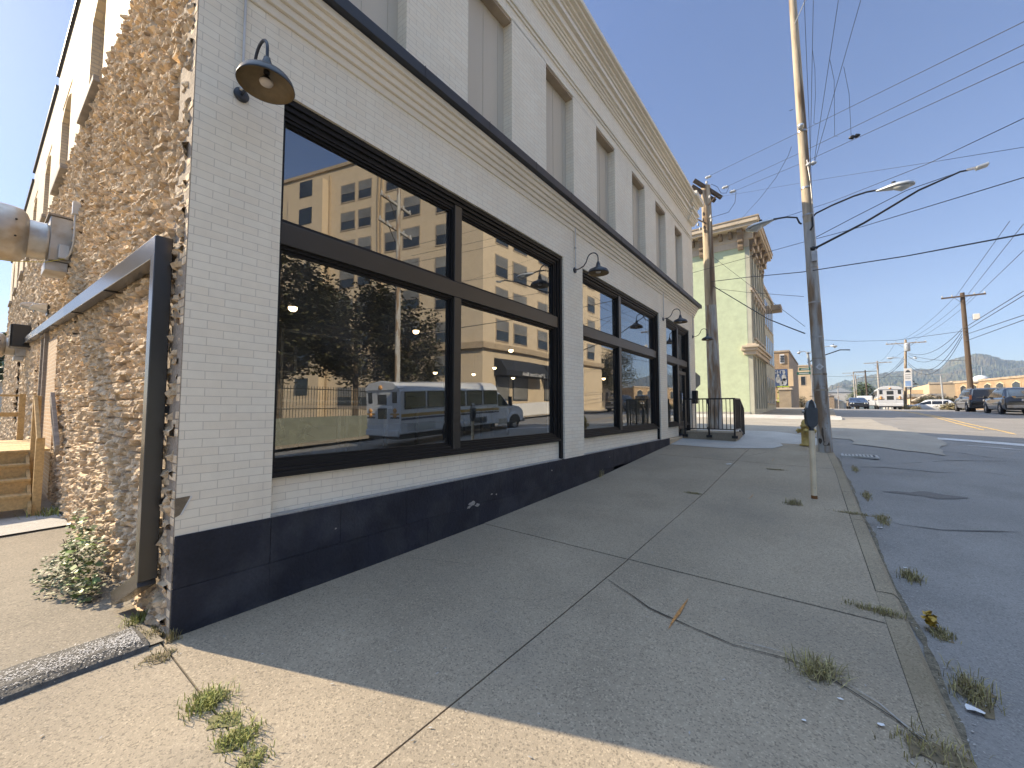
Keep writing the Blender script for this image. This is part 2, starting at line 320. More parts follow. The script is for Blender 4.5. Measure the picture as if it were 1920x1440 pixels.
M['awning'] = mat('navy awning cloth', (.018, .022, .030), .85, var=.15, vs=5)
M['tan_stucco'] = mat('tan stucco', (.56, .44, .29), .85, var=.1, vs=.8)
M['leaf'] = mat('green leaves', (.085, .115, .03), .5, var=.4, vs=9, tone=True)
M['leaf_dark'] = mat('dark tree leaves', (.085, .080, .034), .6, var=.45, vs=1.5, tone=True)
M['leaf_pale'] = mat('dusty pale leaves', (.16, .18, .085), .6, var=.35, vs=14, tone=True)
M['grass'] = mat('dry grass', (.27, .23, .12), .8, var=.35, vs=30, tone=True)
M['grass_green'] = mat('green grass', (.27, .28, .09), .7, var=.35, vs=30, tone=True)
M['bark'] = mat('bark', (.13, .10, .07), .9, var=.3, vs=8, bump=.5, bs=20)
M['litter'] = mat('white litter', (.65, .65, .65), .6, var=.05)
M['tyre'] = mat('tyre rubber', (.012, .012, .013), .75, var=.1)
M['rim'] = mat('alloy rim', (.55, .55, .54), .25, metal=.8, var=.05)
M['paint_black'] = mat('black car paint', (.008, .009, .011), .18, var=0, coat=1)
M['paint_grey'] = mat('dark grey car paint', (.060, .064, .065), .25, metal=.4, var=0, coat=1)
M['paint_blue'] = mat('dark blue car paint', (.012, .018, .035), .18, var=0, coat=1)
M['paint_white'] = mat('white vehicle paint', (.62, .64, .66), .3, var=.04, coat=.5)
M['gold'] = mat('gold stripe', (.45, .27, .06), .4, var=.05)
M['plastic'] = mat('black plastic', (.012, .012, .013), .5, var=.1)
M['redlight'] = mat('tail lamp', (.16, .06, .03), .2, var=.1, spec=.8)
M['amber'] = mat('amber lamp', (.65, .33, .10), .2, var=.05, spec=.8)
M['chrome'] = mat('chrome', (.7, .7, .7), .15, metal=1, var=0)
M['int_dark'] = mat('interior dark', (.035, .036, .042), .7, var=.2, vs=1)
M['int_floor'] = mat('interior floor', (.05, .05, .055), .35, var=.2, vs=1)
M['int_wall'] = mat('interior wall', (.10, .095, .085), .7, var=.25, vs=.8)
M['globe'] = emis('lit globe', (1, .72, .38), 5)
M['vent_yel'] = mat('yellow cable', (.5, .42, .05), .6, var=0)
# ---------------------------------------------------------------- ground sheets
def sheet(name, xs, ys, zf, m, kind='structure', parent=None, noisy=0):
    mb = MB(); nx = len(xs)
    for y in ys:
        for x in xs:
            z = zf(x, y)
            if noisy: z += noisy*mnoise.noise(Vector((x*1.1, y*1.1, 3.3)))
            mb.v.append((x, y, z))
    for j in range(len(ys)-1):
        for i in range(nx-1):
            a = j*nx+i; mb.f.append((a, a+1, a+nx+1, a+nx)); mb.s.append(True); mb.c.append(None)
    o = mb.build(name, m, parent)
    if kind: o['kind'] = kind
    return o
def fr(a, b, st): n = max(1, int(round((b-a)/st))); return [a+(b-a)*i/n for i in range(n+1)]
YS = [-60, -40, -25]+fr(-16, 80, 1.0)+fr(85, 150, 5)+fr(170, 600, 43)
# ---------------------------------------------------------------- the ground
XS = [-600, -250, -120, -60]+fr(-40, -6, 2)+fr(-5, 16, .5)+fr(17, 60, 3)+[80, 110, 160, 240, 400, 800]
sheet('ground', XS, YS+[900, 1400], lambda x, y: R(x, y)-.07, M['dirt'])
sheet('road', fr(1.4, 15.6, .355), [v for v in YS if -30 < v < 300], lambda x, y: R(x, y), M['asphalt'], noisy=.006)
sheet('asphalt_alley', fr(-30, 0.03, 1), fr(-30, -.04, .5), lambda x, y: T(x, y)-.005+(.02 if x > -.6 else 0), M['alley'], noisy=.012)
sheet('alley_building_strip', fr(-30, .03, 1), [-.04, .6], lambda x, y: T(x, y)-.02, M['alley'])
# sidewalk slabs with real joints and a curb
def slab(mb, x0, x1, y0, y1, dz=0, g=.006, tilt=0, th=.25):
    n = max(1, int((y1-y0)/.5)); xs = [x0+g, x1-g]; ys = [y0+g+(y1-y0-2*g)*i/n for i in range(n+1)]
    for a, b in zip(ys, ys[1:]):
        q = [(xs[0], a), (xs[1], a), (xs[1], b), (xs[0], b)]
        mb.add([(x, y, T(x, y)+dz+tilt*(x-x0)) for x, y in q]+[(x, y, T(x, y)-th) for x, y in q], [(0, 1, 2, 3), (0, 4, 5, 1), (1, 5, 6, 2), (2, 6, 7, 3), (3, 7, 4, 0)])
def cx(y): return lerp([(-20, 4.24), (1.7, 4.19), (6.6, 4.03), (9.5, 3.93), (12, 3.80), (13.2, 3.72), (14.2, 3.45), (15, 2.9), (15.4, 2.2)], y)
mb = MB(); js = [-13.1, -9.8, -6.54, -3.28, -.05, 3.29, 6.55, 9.8, 13.06]
for i, (a, b) in enumerate(zip(js, js[1:])):
    slab(mb, 0.0 if b > 0 else .0, 2.0, a, b, dz=[0, .0, .004, 0, 0, .003, 0, 0][i])
    xb = 2.0
    n = 12
    for k in range(n):
        ya, yb = a+(b-a)*k/n, a+(b-a)*(k+1)/n
        if k == 0: ya += .006
        if k == n-1: yb -= .006
        q = [(2.006, ya), (cx(ya)-.151, ya), (cx(yb)-.151, yb), (2.006, yb)]; dz = [.0, .003, 0, .004, 0, .006, 0, 0][i]
        mb.add([(x, y, T(x, y)+dz) for x, y in q]+[(x, y, T(x, y)-.25) for x, y in q], [(0, 1, 2, 3), (0, 4, 5, 1), (1, 5, 6, 2), (2, 6, 7, 3), (3, 7, 4, 0)])
tag(mb.build('sidewalk', M['sidewalk']), kind='structure')
mb = MB(); mb.box(-.3, 2.6, -13, 13.06, -.6, -.3)
xs2 = [.0, 2.0, 4.0]
mb = MB()
for a in fr(-13, 13, .5): mb.v += [(0, a, T(0, a)-.012), (2, a, T(2, a)-.012), (cx(a)-.08, a, T(4, a)-.012)]
for k in range(52): mb.f += [(k*3+i, k*3+i+1, k*3+i+4, k*3+i+3) for i in (0, 1)]; mb.s += [False]*2; mb.c += [None]*2
tag(mb.build('sidewalk_joint_dirt', M['joint']), kind='structure')
mb = MB(); y = -13.1; rnd = random.Random(3); seg = [-13.1]
while y < 13.4: y += rnd.choice([1.6, 2.1, 2.4]); seg.append(y)
for a, b in zip(seg, seg[1:]):
    ax, n = rnd.uniform(-.003, .003), 6
    rows = []
    for k in range(n+1):
        yy = a+.006+(b-a-.012)*k/n; c = cx(yy)+ax; dz = rnd.uniform(-.004, .004)
        rows.append([(c-.145, yy, T(c, yy)+.004), (c-.03, yy, T(c, yy)+.004+dz), (c, yy, T(c, yy)-.025+dz), (c+.012+rnd.uniform(-.006, .006), yy, T(c, yy)-.09), (c+.02, yy, T(c, yy)-.3), (c-.145, yy, T(c, yy)-.3)])
    for r0, r1 in zip(rows, rows[1:]):
        mb.add(r0+r1, [(i, i+1, 7+i, 6+i) for i in range(5)], False)
    mb.add(rows[0], [(0, 1, 2, 3, 4, 5)]); mb.add(rows[-1], [(5, 4, 3, 2, 1, 0)])
tag(mb.build('curb', M['curb']), kind='structure')
# corner: pale apron and kerb return to the cross street
mb = MB()
for a, b in zip(fr(13.07, 15.4, .3), fr(13.07, 15.4, .3)[1:]):
    q = [(-12, a), (cx(a), a), (cx(b), b), (-12, b)]
    mb.add([(x, y, T(x, y)+.006) for x, y in q]+[(x, y, T(x, y)-.3) for x, y in q], [(0, 1, 2, 3), (0, 4, 5, 1), (1, 5, 6, 2), (2, 6, 7, 3), (3, 7, 4, 0)])
tag(mb.build('corner_pavement', M['pale_conc']), kind='structure')
def pill(name, poly, m, dz, f=T, kind='structure', sub=6):
    # irregular flat patch that follows the ground
    mb = MB(); cxm = sum(p[0] for p in poly)/len(poly); cym = sum(p[1] for p in poly)/len(poly); n = len(poly)
    rings = [[(cxm+(x-cxm)*k/sub, cym+(y-cym)*k/sub) for x, y in poly] for k in range(1, sub+1)]
    mb.v.append((cxm, cym, f(cxm, cym)+dz))
    for r in rings: mb.v += [(x, y, f(x, y)+dz) for x, y in r]
    for i in range(n): mb.f.append((0, 1+i, 1+(i+1) % n))
    for k in range(sub-1):
        for i in range(n): a = 1+k*n; mb.f.append((a+i, a+n+i, a+n+(i+1) % n, a+(i+1) % n))
    mb.s = [False]*len(mb.f); mb.c = [None]*len(mb.f)
    return tag(mb.build(name, m), kind=kind)
pill('pale_walk_patch', [(0.02, 11.5), (1.3, 11.45), (2.5, 12.0), (2.7, 12.6), (2.6, 13.05), (0.02, 13.05)], M['pale_conc'], .010)
# cross street and far pavements
sheet('cross_street', fr(-60, 5.6, .8), fr(15.2, 29, .6), lambda x, y: R(x, y)+.012, M['street_conc'], noisy=.005)
def jag(pts, st=.35, amp=.08, seed=1):
    r = random.Random(seed); out = []
    for a, b in zip(pts, pts[1:]+pts[:1]):
        n = max(1, int(math.dist(a, b)/st))
        for k in range(n):
            t = k/n; out.append((a[0]+(b[0]-a[0])*t+r.uniform(-amp, amp), a[1]+(b[1]-a[1])*t+r.uniform(-amp, amp)))
    return out
pill('concrete_road_patch', jag([(4.2, 14.2), (5.9, 13.6), (6.4, 16.5), (5.9, 20), (5.5, 25), (5.2, 28.5), (4.2, 28.5)], seed=5), M['street_conc'], .016, R)
pill('pale_road_strip', jag([(5.9, 16.8), (9.6, 16.2), (9.6, 16.75), (5.9, 17.35)], .5, .03, 2), M['white_mark'], .010, R)
mb = MB()
for a, b in zip(fr(27.6, 120, 2), fr(27.6, 120, 2)[1:]):
    q = [(-8 if a > 32 else -40, a), (4.1, a), (4.1, b), (-8 if a > 32 else -40, b)]
    mb.add([(x, y, T(x, y)) for x, y in q]+[(x, y, T(x, y)-.4) for x, y in q], [(0, 1, 2, 3), (0, 4, 5, 1), (1, 5, 6, 2), (2, 6, 7, 3), (3, 7, 4, 0)])
tag(mb.build('far_sidewalk', M['sidewalk']), kind='structure')
sheet('corner_ramp', fr(-40, 4.3, .6), fr(26.9, 29.3, .3), lambda x, y: T(x, y)+.012 if y > 27.3 else T(x, y)+.012-.14*(27.3-y)/.4, M['pale_conc'])
sheet('east_sidewalk', fr(15.6, 19.8, .6), fr(-30, 60, 1), lambda x, y: R(15.6, y)+.13, M['sidewalk'])
sheet('parking_lot', fr(15.6, 130, 3), fr(38, 140, 3), lambda x, y: R(15.6, y)+.02, M['asphalt'])
# worn markings
def ribbon(name, pts, wd, m, dz=.006, f=R, kind='structure', parent=None, seed=0, jit=0, taper=True):
    r = random.Random(seed); P = []
    for a, b in zip(pts, pts[1:]):
        n = max(1, int(math.dist(a, b)/.12))
        for k in range(n): t = k/n; P.append((a[0]+(b[0]-a[0])*t, a[1]+(b[1]-a[1])*t))
    P.append(pts[-1]); mb = MB(); n = len(P)
    if jit:
        off = 0; Q = []
        for i, (x, y) in enumerate(P):
            off = off*.8+r.uniform(-jit, jit); Q.append((x+off, y+off*.6))
        P = Q
    for i, (x, y) in enumerate(P):
        a = P[max(0, i-1)]; b = P[min(n-1, i+1)]; dx, dy = b[0]-a[0], b[1]-a[1]; L = math.hypot(dx, dy) or 1
        ww = wd*(r.uniform(.45, 1.3) if jit else 1)*(min(1, (min(i, n-1-i)+.3)/4) if taper else 1); nx, ny = -dy/L*ww/2, dx/L*ww/2
        mb.v += [(x-nx, y-ny, f(x-nx, y-ny)+dz), (x+nx, y+ny, f(x+nx, y+ny)+dz)]
    for i in range(n-1): mb.f.append((2*i, 2*i+2, 2*i+3, 2*i+1)); mb.s.append(False); mb.c.append(None)
    return tag(mb.build(name, m, parent), kind=kind)
def RP(*px): return [tuple(onR(*p))[:2] for p in px]
def TP(*px): return [tuple(onR(*p, f=T))[:2] for p in px]
ribbon('yellow_centre_line', [(8.35, 22.2), (8.5, 26), (8.7, 34), (8.8, 60)], .14, M['yellow_mark'], seed=1, jit=.004)
ribbon('yellow_centre_line', [(8.75, 20.6), (8.85, 26), (9.0, 34), (9.1, 60)], .14, M['yellow_mark'], seed=2, jit=.004)
ribbon('crosswalk_line', [(9.4, 20.3), (13.5, 21)], .22, M['white_mark'], seed=3, jit=.003)
ribbon('pale_crack_fill', RP((1805, 835), (1850, 838), (1919, 844)), .18, M['white_mark'], seed=4, jit=.01)
cr = M['joint']
for i, pts in enumerate([((1130, 1085), (1180, 1120), (1215, 1145), (1300, 1185), (1370, 1210), (1470, 1238), (1520, 1255), (1600, 1300), (1680, 1360), (1745, 1410), (1770, 1439)),
                         ((735, 1044), (850, 1058), (925, 1066)), ((1440, 862), (1520, 868)), ((1395, 857), (1440, 848), (1470, 853), (1560, 858))]):
    ribbon('sidewalk_crack', TP(*pts), [.014, .006, .008, .01][i], cr, .009, T, seed=20+i, jit=.010)
ribbon('pale_crack_lip', TP((1390, 1207), (1470, 1230), (1500, 1243)), .022, M['chip'], .011, T, seed=40, jit=.006)
ribbon('pale_crack_lip', TP((1590, 1288), (1650, 1328), (1745, 1400)), .025, M['chip'], .011, T, seed=41, jit=.006)
for i, pts in enumerate([((1655, 975), (1690, 985), (1770, 995), (1919, 1000)), ((1595, 876), (1660, 877), (1750, 886), (1800, 888)), ((1690, 870), (1780, 864), (1919, 866)),
                         ((1790, 880), (1850, 887), (1910, 897)), ((1740, 845), (1800, 850), (1850, 858), (1919, 864)), ((1780, 828), (1830, 835))]):
    ribbon('road_crack', RP(*pts), .03+.01*(i < 2), M['road_crack'], .008, R, seed=50+i, jit=.02)
for i, pts in enumerate([((1290, 1126), (1253, 1186)), ((1413, 928), (1405, 938)), ((1452, 860), (1447, 866))]):
    ribbon('orange_survey_mark', TP(*pts), [.05, .03, .03][i], M['orange_mark'], .010, T, seed=70+i, jit=.004)
for i_, (off_, w_) in enumerate([(.035, .05)]): ribbon('gutter_grime', [(cx(y_)+off_+.02*math.sin(y_*2.3), y_) for y_ in fr(-4, 12.2, .5)], w_, mat('gutter grime', (.14, .12, .085), .95, var=.4, vs=20, fine=.4), .006, R, seed=90+i_, jit=.006)
p = onR(1730, 928); pill('oil_stain', jag([(p.x-.5, p.y-.12), (p.x+.1, p.y-.2), (p.x+.6, p.y+.1), (p.x+.1, p.y+.25)], .15, .06, 4), M['stain'], .006, R)
# slab step and asphalt lip at the alley
mb = MB(); n = 60; rnd = random.Random(9)
for i in range(n+1):
    y = -.12-i*.12; e = .04*mnoise.noise(Vector((y*2.2, 0, 1)))
    for k, (dx, dz) in enumerate([(-.42, .0), (-.2, .035), (-.06, .045), (.03, .02), (.055, -.004)]):
        mb.v.append((dx+e, y, T(0, y)+dz+.006*rnd.random()))
for i in range(n):
    for k in range(4): a = i*5+k; mb.f.append((a, a+5, a+6, a+1)); mb.s.append(False); mb.c.append(None)
tag(mb.build('asphalt_lip', M['tar']), kind='structure')
mb = MB()
for i in range(9000):
    y = -.15-3.6*rnd.random()**1.3; x = -.13+rnd.gauss(0, .075); s = rnd.uniform(.0015, .0045); z = T(x, y)+.045
    mb.add([(x-s, y-s, z), (x+s, y-s*.7, z+.002), (x+s*.5, y+s, z+s*.6), (x-s*.7, y+s*.6, z+s*.8)], [(0, 1, 2, 3)])
tag(mb.build('pale_gravel', mat('pale gravel', (.55, .53, .5), .8, var=.3, vs=60)), kind='stuff')
# storm drain
g = onR(1603, 833.5); t = thing('storm_drain', 'iron storm drain grate in the gutter beside the sidewalk corner', 'drain', (3.98, 12.45, R(4.3, 12.45)+.022))
mb = MB(); mb.box(-.05, .65, -.32, -.27, -.03, .012); mb.box(-.05, .65, .27, .32, -.03, .012); mb.box(-.05, 0, -.27, .27, -.03, .012); mb.box(.60, .65, -.27, .27, -.03, .012); mb.build('drain_frame', M['galv_dull'], t)
mb = MB()
for k in range(8): mb.box(.03+k*.07, .062+k*.07, -.27, .27, -.01, .010)
mb.build('grate_bars', M['pale_conc'], t); MB().box(0, .6, -.27, .27, -.03, -.008).build('drain_pit', M['plastic'], t)

# ---------------------------------------------------------------- the painted brick building
B = thing('painted_brick_building', 'two storey building with white painted brick storefront, dark base and rough tan side wall', 'building')
L = 14.72; D0 = -27.0
OP = [(.634, 5.46), (6.19, 10.78), (11.42, 14.0)]; HT = 4.37; BT = .695
fm = MB()
ys = [0, .634, 5.46, 6.19, 10.78, 11.42, 14.0, L]
for a, b in ((0, .634), (5.46, 6.19), (10.78, 11.42), (14.0, L)): fm.box(-.36, 0, a, b, BT-.02, HT)
fm.box(-.36, 0, 0, L, HT, 5.36)
for a, b in (OP[0], OP[1]): fm.box(-.36, -.085, a, b, BT-.02, 1.005)
fm.box(-.36, -.085, 11.42, 12.78, BT-.02, 1.005)
UP = [(-1.0, -.02), (.98, 1.93), (2.95, 3.93), (4.91, 5.88), (6.88, 7.84), (8.90, 9.81), (10.68, 11.6), (12.56, 13.4)]
UP = UP[1:]; e = 0.0
for a, b in UP: fm.box(-.36, -.002, e, a, 5.36, 7.72); e = b
fm.box(-.36, -.002, e, L, 5.36, 7.72); fm.box(-.36, -.002, 0, L, 7.72, 9.2)
fw = fm.build('front_wall', M['white_brick'], B, warp=True)
for a, b in UP:
    mb = MB(); mb.box(-.30, -.17, a, b, 5.4, 7.72)
    for k in (.12, .5, .85): y = a+(b-a)*k; mb.box(-.17, -.163, y, y+.012, 5.4, 7.72)
    f = mb.build('boarded_window', M['panel'], B, warp=True)
    MB().box(-.17, -.02, a+.001, b-.001, 7.66, 7.719).build('lintel', M['beige_old'], f, warp=True)
# corbels, belt and cornice
mb = MB()
for z0, z1, x in [(4.98, 5.06, .022), (5.06, 5.13, .052), (5.13, 5.20, .082), (5.20, 5.27, .115), (5.27, 5.34, .15)]: mb.box(-.002, x, 0, L+x*.6, z0, z1)
for z0, z1, x in [(7.90, 7.945, .022), (7.99, 8.035, .028)]: mb.box(-.002, x, 0, L, z0, z1)
for z0, z1, x in [(8.50, 8.56, .03), (8.56, 8.62, .055), (8.62, 8.68, .08), (8.68, 8.75, .125), (8.80, 8.86, .10), (8.86, 8.95, .165), (9.12, 9.18, .12), (9.18, 9.25, .17)]:
    mb.box(-.002, x, 0, L+x, z0, z1)
    if z0 > 8: mb.box(-.002, x+.06, 14.1, L+x+.06, z0-.003, z1+.003)
mb.build('brick_corbels', M['white_trim'], B, warp=True, bevel=.006)
mb = MB(); mb.box(-.002, .24, 0, L+.2, 9.25, 9.32); mb.box(-.36, .30, 0, L+.3, 9.32, 9.42); mb.box(-.3, .36, 14.08, L+.36, 9.316, 9.50); mb.build('cornice', M['white_trim'], B, warp=True, bevel=.01)
MB().box(-.002, .225, 0, L+.24, 5.345, 5.47).build('ledge', M['ledge'], B, warp=True, bevel=.004)
for k in range(13): y = .9+k*1.12; MB().box(.226, .229, y, y+.008, 5.35, 5.468).build('ledge_seam', M['black'], B, warp=True)
# navy block base
mb = MB(); b0 = [0, .634, 1.25, 2.02, 2.9, 3.95, 4.9, 5.8, 6.6, 7.5, 8.5, 9.5, 10.5, 11.5]
for a, b in zip(b0, b0[1:]):
    mb.box(-.36, .014, a+.0015, b-.0015, max(.33, S(b)-.1) if S(b) < .3 else S(a)-.2, BT-(.0 if a else .0))
    if S(a) < .3: mb.box(-.36, .014+.001*((int(a*10) % 3)), a+.30 if a > 1 else a, b+.2995 if (a > .6) else b, -.5, .328)
mb.build('base_wall', M['navy'], B, warp=True, bevel=.004)
MB().box(-.36, .02, 11.503, 12.85, .2, .66).build('tan_base', M['tan_stucco'], B, warp=True, bevel=.01)
mb = MB(); rnd = random.Random(5)
for y, z, s in [(3.06, .36, .05), (3.16, .33, .035), (3.45, .42, .02), (3.0, .33, .03), (5.0, .55, .018), (1.2, .48, .01), (7.3, .55, .012), (3.55, .40, .015)]:
    pts = [(y+math.cos(a)*s*rnd.uniform(.6, 1.5), z+math.sin(a)*s*.6*rnd.uniform(.5, 1.4)) for a in [k*math.pi/5 for k in range(10)]]
    MB().prism(pts, .0165, .018, 'X').build('paint_chip', M['chip'], B, warp=True)
mb = MB()
for a, b in (OP[0], OP[1]): mb.box(-.084, .006, a+.002, b-.12, BT-.018, BT+.012)
mb.build('dusty_base_ledge', M['chip'], B, warp=True)
# broken notch in the painted corner: exposed brick proud of the wall
mb = MB(); mb.cc = (.32, .32, .32); P0 = [(.0, .96), (.085, .965), (.075, .93), (.06, .90), (.05, .865), (.028, .84), (.0, .825)]
mb.prism([(y-.004, z) for y, z in P0], -.02, .004, 'X'); mb.build('broken_corner', M['rough'], B)
mb = MB(); mb.bar((.006, .088, .962), (.006, .03, .838), .004, .010); mb.build('notch_plaster', M['white'], B)
# shop windows: each a stepped frame with panes
def shop_window(y0, y1, cols, z0=1.01, sillz=1.01, post=True, rows=(3.04, 3.24)):
    W = MB(); zt = HT
    for d0, d1, wd in [(-.03, -.20, .055), (-.055, -.20, .095), (-.085, -.20, .14)]:
        W.box(d0, d1, y0+.001, y1-.001, zt-wd*1.1, zt-.001); W.box(d0-.001, d1, y0+.0015, y0+wd*.22, z0, zt-.002)
        W.box(d0-.002, d1, y1-wd*1.15, y1-.0015, (BT+.01 if (wd == .055 and post) else z0), zt-.003); W.box(d0-.0025, d1, y0+.002, y1-.002, z0, z0+wd*.78)
    f = W.build('window_frame', M['black_frame'], B, warp=True, bevel=.003)
    Q = MB(); Q.box(-.062, -.205, y0+.03, y1-.11, rows[0], rows[1])
    for c in cols: Q.box(-.066, -.206, c-.065, c+.065, z0+.04, rows[0]); Q.box(-.066, -.206, c-.065, c+.065, rows[1], zt-.06)
    Q.build('mullion', M['bronze_frame'], f, warp=True, bevel=.006)
    E = [y0+.03]+[v for c in cols for v in (c-.065, c+.065)]+[y1-.161]
    for i in range(0, len(E), 2):
        for za, zb in ((z0+.105, rows[0]), (rows[1], zt-.153)):
            K = MB(); a, b = E[i], E[i+1]
            for wd, d in ((.028, -.10), (.05, -.125)):
                K.box(d, -.204, a, a+wd*.8, za, zb); K.box(d, -.204, b-wd, b, za, zb); K.box(d-.001, -.2035, a+.001, b-.001, za, za+wd); K.box(d-.001, -.2035, a+.001, b-.001, zb-wd, zb)
            K.build('sash', M['black_frame'], f, warp=True)
            MB().quad((-.15, a+.03, za+.04), (-.15, b-.04, za+.04), (-.15, b-.04, zb-.04), (-.15, a+.03, zb-.04)).build('pane', M['glass'], f, warp=True)
    return f
shop_window(*OP[0], [2.86]); shop_window(*OP[1], [8.16]); 
f3 = shop_window(11.42, 14.0, [12.82])
# door beside the last pane
d = MB(); 
for q in ((12.90, 13.0), (13.68, 13.78)): d.box(-.09, -.14, *q, .9, 2.86)
d.box(-.091, -.139, 13.0, 13.68, 2.74, 2.86); d.box(-.091, -.139, 13.0, 13.68, .9, 1.15); dd = d.build('door', M['bronze_frame'], B, warp=True)
MB().tube([(-.09, 13.06, 1.5), (-.03, 13.06, 1.5), (-.03, 13.06, 2.1), (-.09, 13.06, 2.1)], .012, 8).build('door_handle', M['chrome'], dd, warp=True)
# hollow inside: floor, walls, ceiling
I = MB(); I.box(-12, -.37, .3, L-.3, .80, .88); I.build('floor', M['int_floor'], B)
I = MB(); I.box(-12.1, -12, .3, L-.3, .88, 4.9); I.box(-12, -.37, .2, .3, .88, 4.9); I.box(-12, -.37, L-.3, L-.2, .88, 4.9); I.build('inner_walls', M['int_wall'], B)
I = MB(); I.box(-12, -.37, .3, L-.3, 4.9, 5.0); I.build('ceiling', M['int_dark'], B)
# roof and far walls
SP = [(0, 9.30), (-10.3, 9.05), (-16.1, 8.8), (-22, 8.5), (D0, 8.2)]
rm = MB(); rm.box(D0+.4, -.4, .4, L-.3, 8.0, 8.1); rm.build('roof', M['tar'], B)
nb = MB(); nb.box(D0, -.36, L-.3, L-.02, -.5, 8.9); nb.box(D0, D0+.3, .3, L-.3, -.5, 8.2); nb.build('rear_walls', M['tan_brick'], B)
# south side wall: upper plain brick with tall blocked windows
ZR = 6.17
wins = [(-5.5, -4.28, 6.15, 8.0), (-9.1, -7.7, 6.15, 7.9), (-12.3, -11.0, 6.0, 7.9), (-15.6, -14.4, 5.9, 7.9), (-18.9, -17.7, 5.9, 7.9), (-22.1, -20.9, 5.9, 7.9), (-25.2, -24.1, 5.9, 7.9)]
mb = MB(); e = -.36
for a, b, z0, z1 in wins: mb.box(b, e, 0, .35, ZR, 8.0); e = a
mb.box(D0, e, 0, .35, ZR, 8.0)
for (xa, za), (xb, zb) in zip(SP, SP[1:]): mb.box(xb, xa if xa < 0 else -.36, 0, .35, 8.0, za)
for a, b, z0, z1 in wins:
    w2 = (b-a)
    # segmental arch head
    arc = [(a, z1+.001)]+[(a+w2*t, z1-.22+.20*math.sin(math.pi*t)) for t in [k/10 for k in range(11)]]+[(b, z1+.001)]
    mb.prism([(x, z+.0) for x, z in arc][::-1], .0015, .25, 'Y')
sw = mb.build('side_wall_upper', M['tan_brick'], B)
for a, b, z0, z1 in wins:
    f = MB().box(a, b, .25, .34, ZR, 8.0).build('bricked_window', M['tan_infill'], B)
    MB().box(a-.12, b+.12, -.10, .24, ZR-.07, ZR+.02).build('sill', M['old_wood'], f, bevel=.01)
mb = MB()
for (xa, za), (xb, zb) in zip(SP, SP[1:]): mb.box(xb, xa-.01, -.05, .40, za, za+.07)
mb.build('parapet_coping', M['ledge'], B)
# rough lower side wall: one mesh of broken brick ends standing out of old mortar
MB().box(D0, -.02, .035, .35, -.6, ZR).build('side_wall_core', M['mortar'], B)
rnd = random.Random(11)
door = (-9.75, -8.72, .9, 3.1); infill = (-8.72, -7.2, -.5, 2.9); wing = (-17.5, -16.4, 1.0, 3.6)
import hashlib
def hsh(*k):
    v = 0x9E3779B1
    for q in k: v = ((v ^ (int(q) & 0xffffffff))*0x85EBCA6B) & 0xffffffff; v ^= v >> 13; v = (v*0xC2B2AE35) & 0xffffffff; v ^= v >> 16
    return (v & 0xffffff)/0xffffff
def rough(x, z):
    """depth of the broken masonry in front of the wall core, and its tone"""
    zw = z+.012*mnoise.noise(Vector((x*1.1, z*.6, 2)))+.006*mnoise.noise(Vector((x*5, z*5, 8)))
    ch = .060; r = math.floor(zw/ch); v = zw/ch-r
    bw = .115+.10*hsh(r, 3); u0 = x/bw+hsh(r, 7)*5+.05*mnoise.noise(Vector((x*6, r*3.1, 1))); b = math.floor(u0); u = u0-b
    if hsh(r, b, 5) < .45:
        k2 = 2*r+(1 if hsh(r, b, 6) < .5 else 0); u = u*2; b = b*2+int(u); u -= int(u); bw *= .5
        b += 1000
    d = hsh(r, b, 1)
    dep = .020+.052*d**1.4
    hole = hsh(r, b, 9)
    if hole < .10: dep = -.012
    sl = (hsh(r, b, 11)-.5)*.05*(u-.5)*2+(hsh(r, b, 12)-.5)*.04*(v-.5)*2
    n = .010*mnoise.noise(Vector((x*17, z*21, 1)))+.010*mnoise.noise(Vector((x*42, z*48, 4)))
    big = .020*mnoise.noise(Vector((x*1.6, z*1.4, 9)))
    eu = min(u, 1-u)*bw; ev = min(v, 1-v)*ch; e = min(eu, ev)+.006*mnoise.noise(Vector((x*28, z*28, 6)))
    m = max(0, min(1, (e-.002)/.004))
    y = .010+(dep+sl+n+big)*m+(1-m)*(-.006+.4*n)
    tone = .80+.46*hsh(r, b, 21) if m > .5 else .68
    if hsh(r, b, 23) < .07: tone *= 1.35
    tone *= 1+.16*mnoise.noise(Vector((x*.7, z*.9, 3)))
    return y, tone, m
def roughpatch(xa, xb, st, za, zb):
    nx = max(2, int(round((xb-xa)/st))); nz = max(2, int(round((zb-za)/st))); mb = MB(); tn = []
    for j in range(nz+1):
        z = za+(zb-za)*j/nz
        for i in range(nx+1):
            x = xa+(xb-xa)*i/nx; y, t_, m = rough(x, z)
            jx = .25*st*(hsh(i, j, 1)-.5); jz = .25*st*(hsh(i, j, 2)-.5)
            mb.v.append((x+jx, .04-y, z+jz)); tn.append((t_, m))
    for j in range(nz):
        for i in range(nx):
            x = xa+(xb-xa)*(i+.5)/nx; z = za+(zb-za)*(j+.5)/nz; sk = False
            for a_, b_, c_, d_ in (door, infill, wing):
                if a_ < x < b_ and c_ < z < d_: sk = True
            if sk: continue
            k = j*(nx+1)+i; t_, m = tn[k]; mb.f.append((k, k+1, k+nx+2, k+nx+1)); mb.s.append(False); mb.c.append((t_, t_*(.97 if m > .5 else 1.0), t_*(.93 if m > .5 else 1.08)))
    return mb
big = MB()
for xa, xb, st in ((-5.2, -.07, .0165), (-11, -5.2, .034), (D0, -11, .075)):
    q = roughpatch(xa, xb, st, -.3, ZR); n0 = len(big.v); big.v += q.v; big.f += [tuple(n0+i_ for i_ in f_) for f_ in q.f]; big.s += q.s; big.c += q.c
big.build('side_wall_rough', M['rough'], B)
MB().box(-.37, -.003, -.006, -.0005, -.3, 6.3).build('corner_backing', M['mortar'], B)
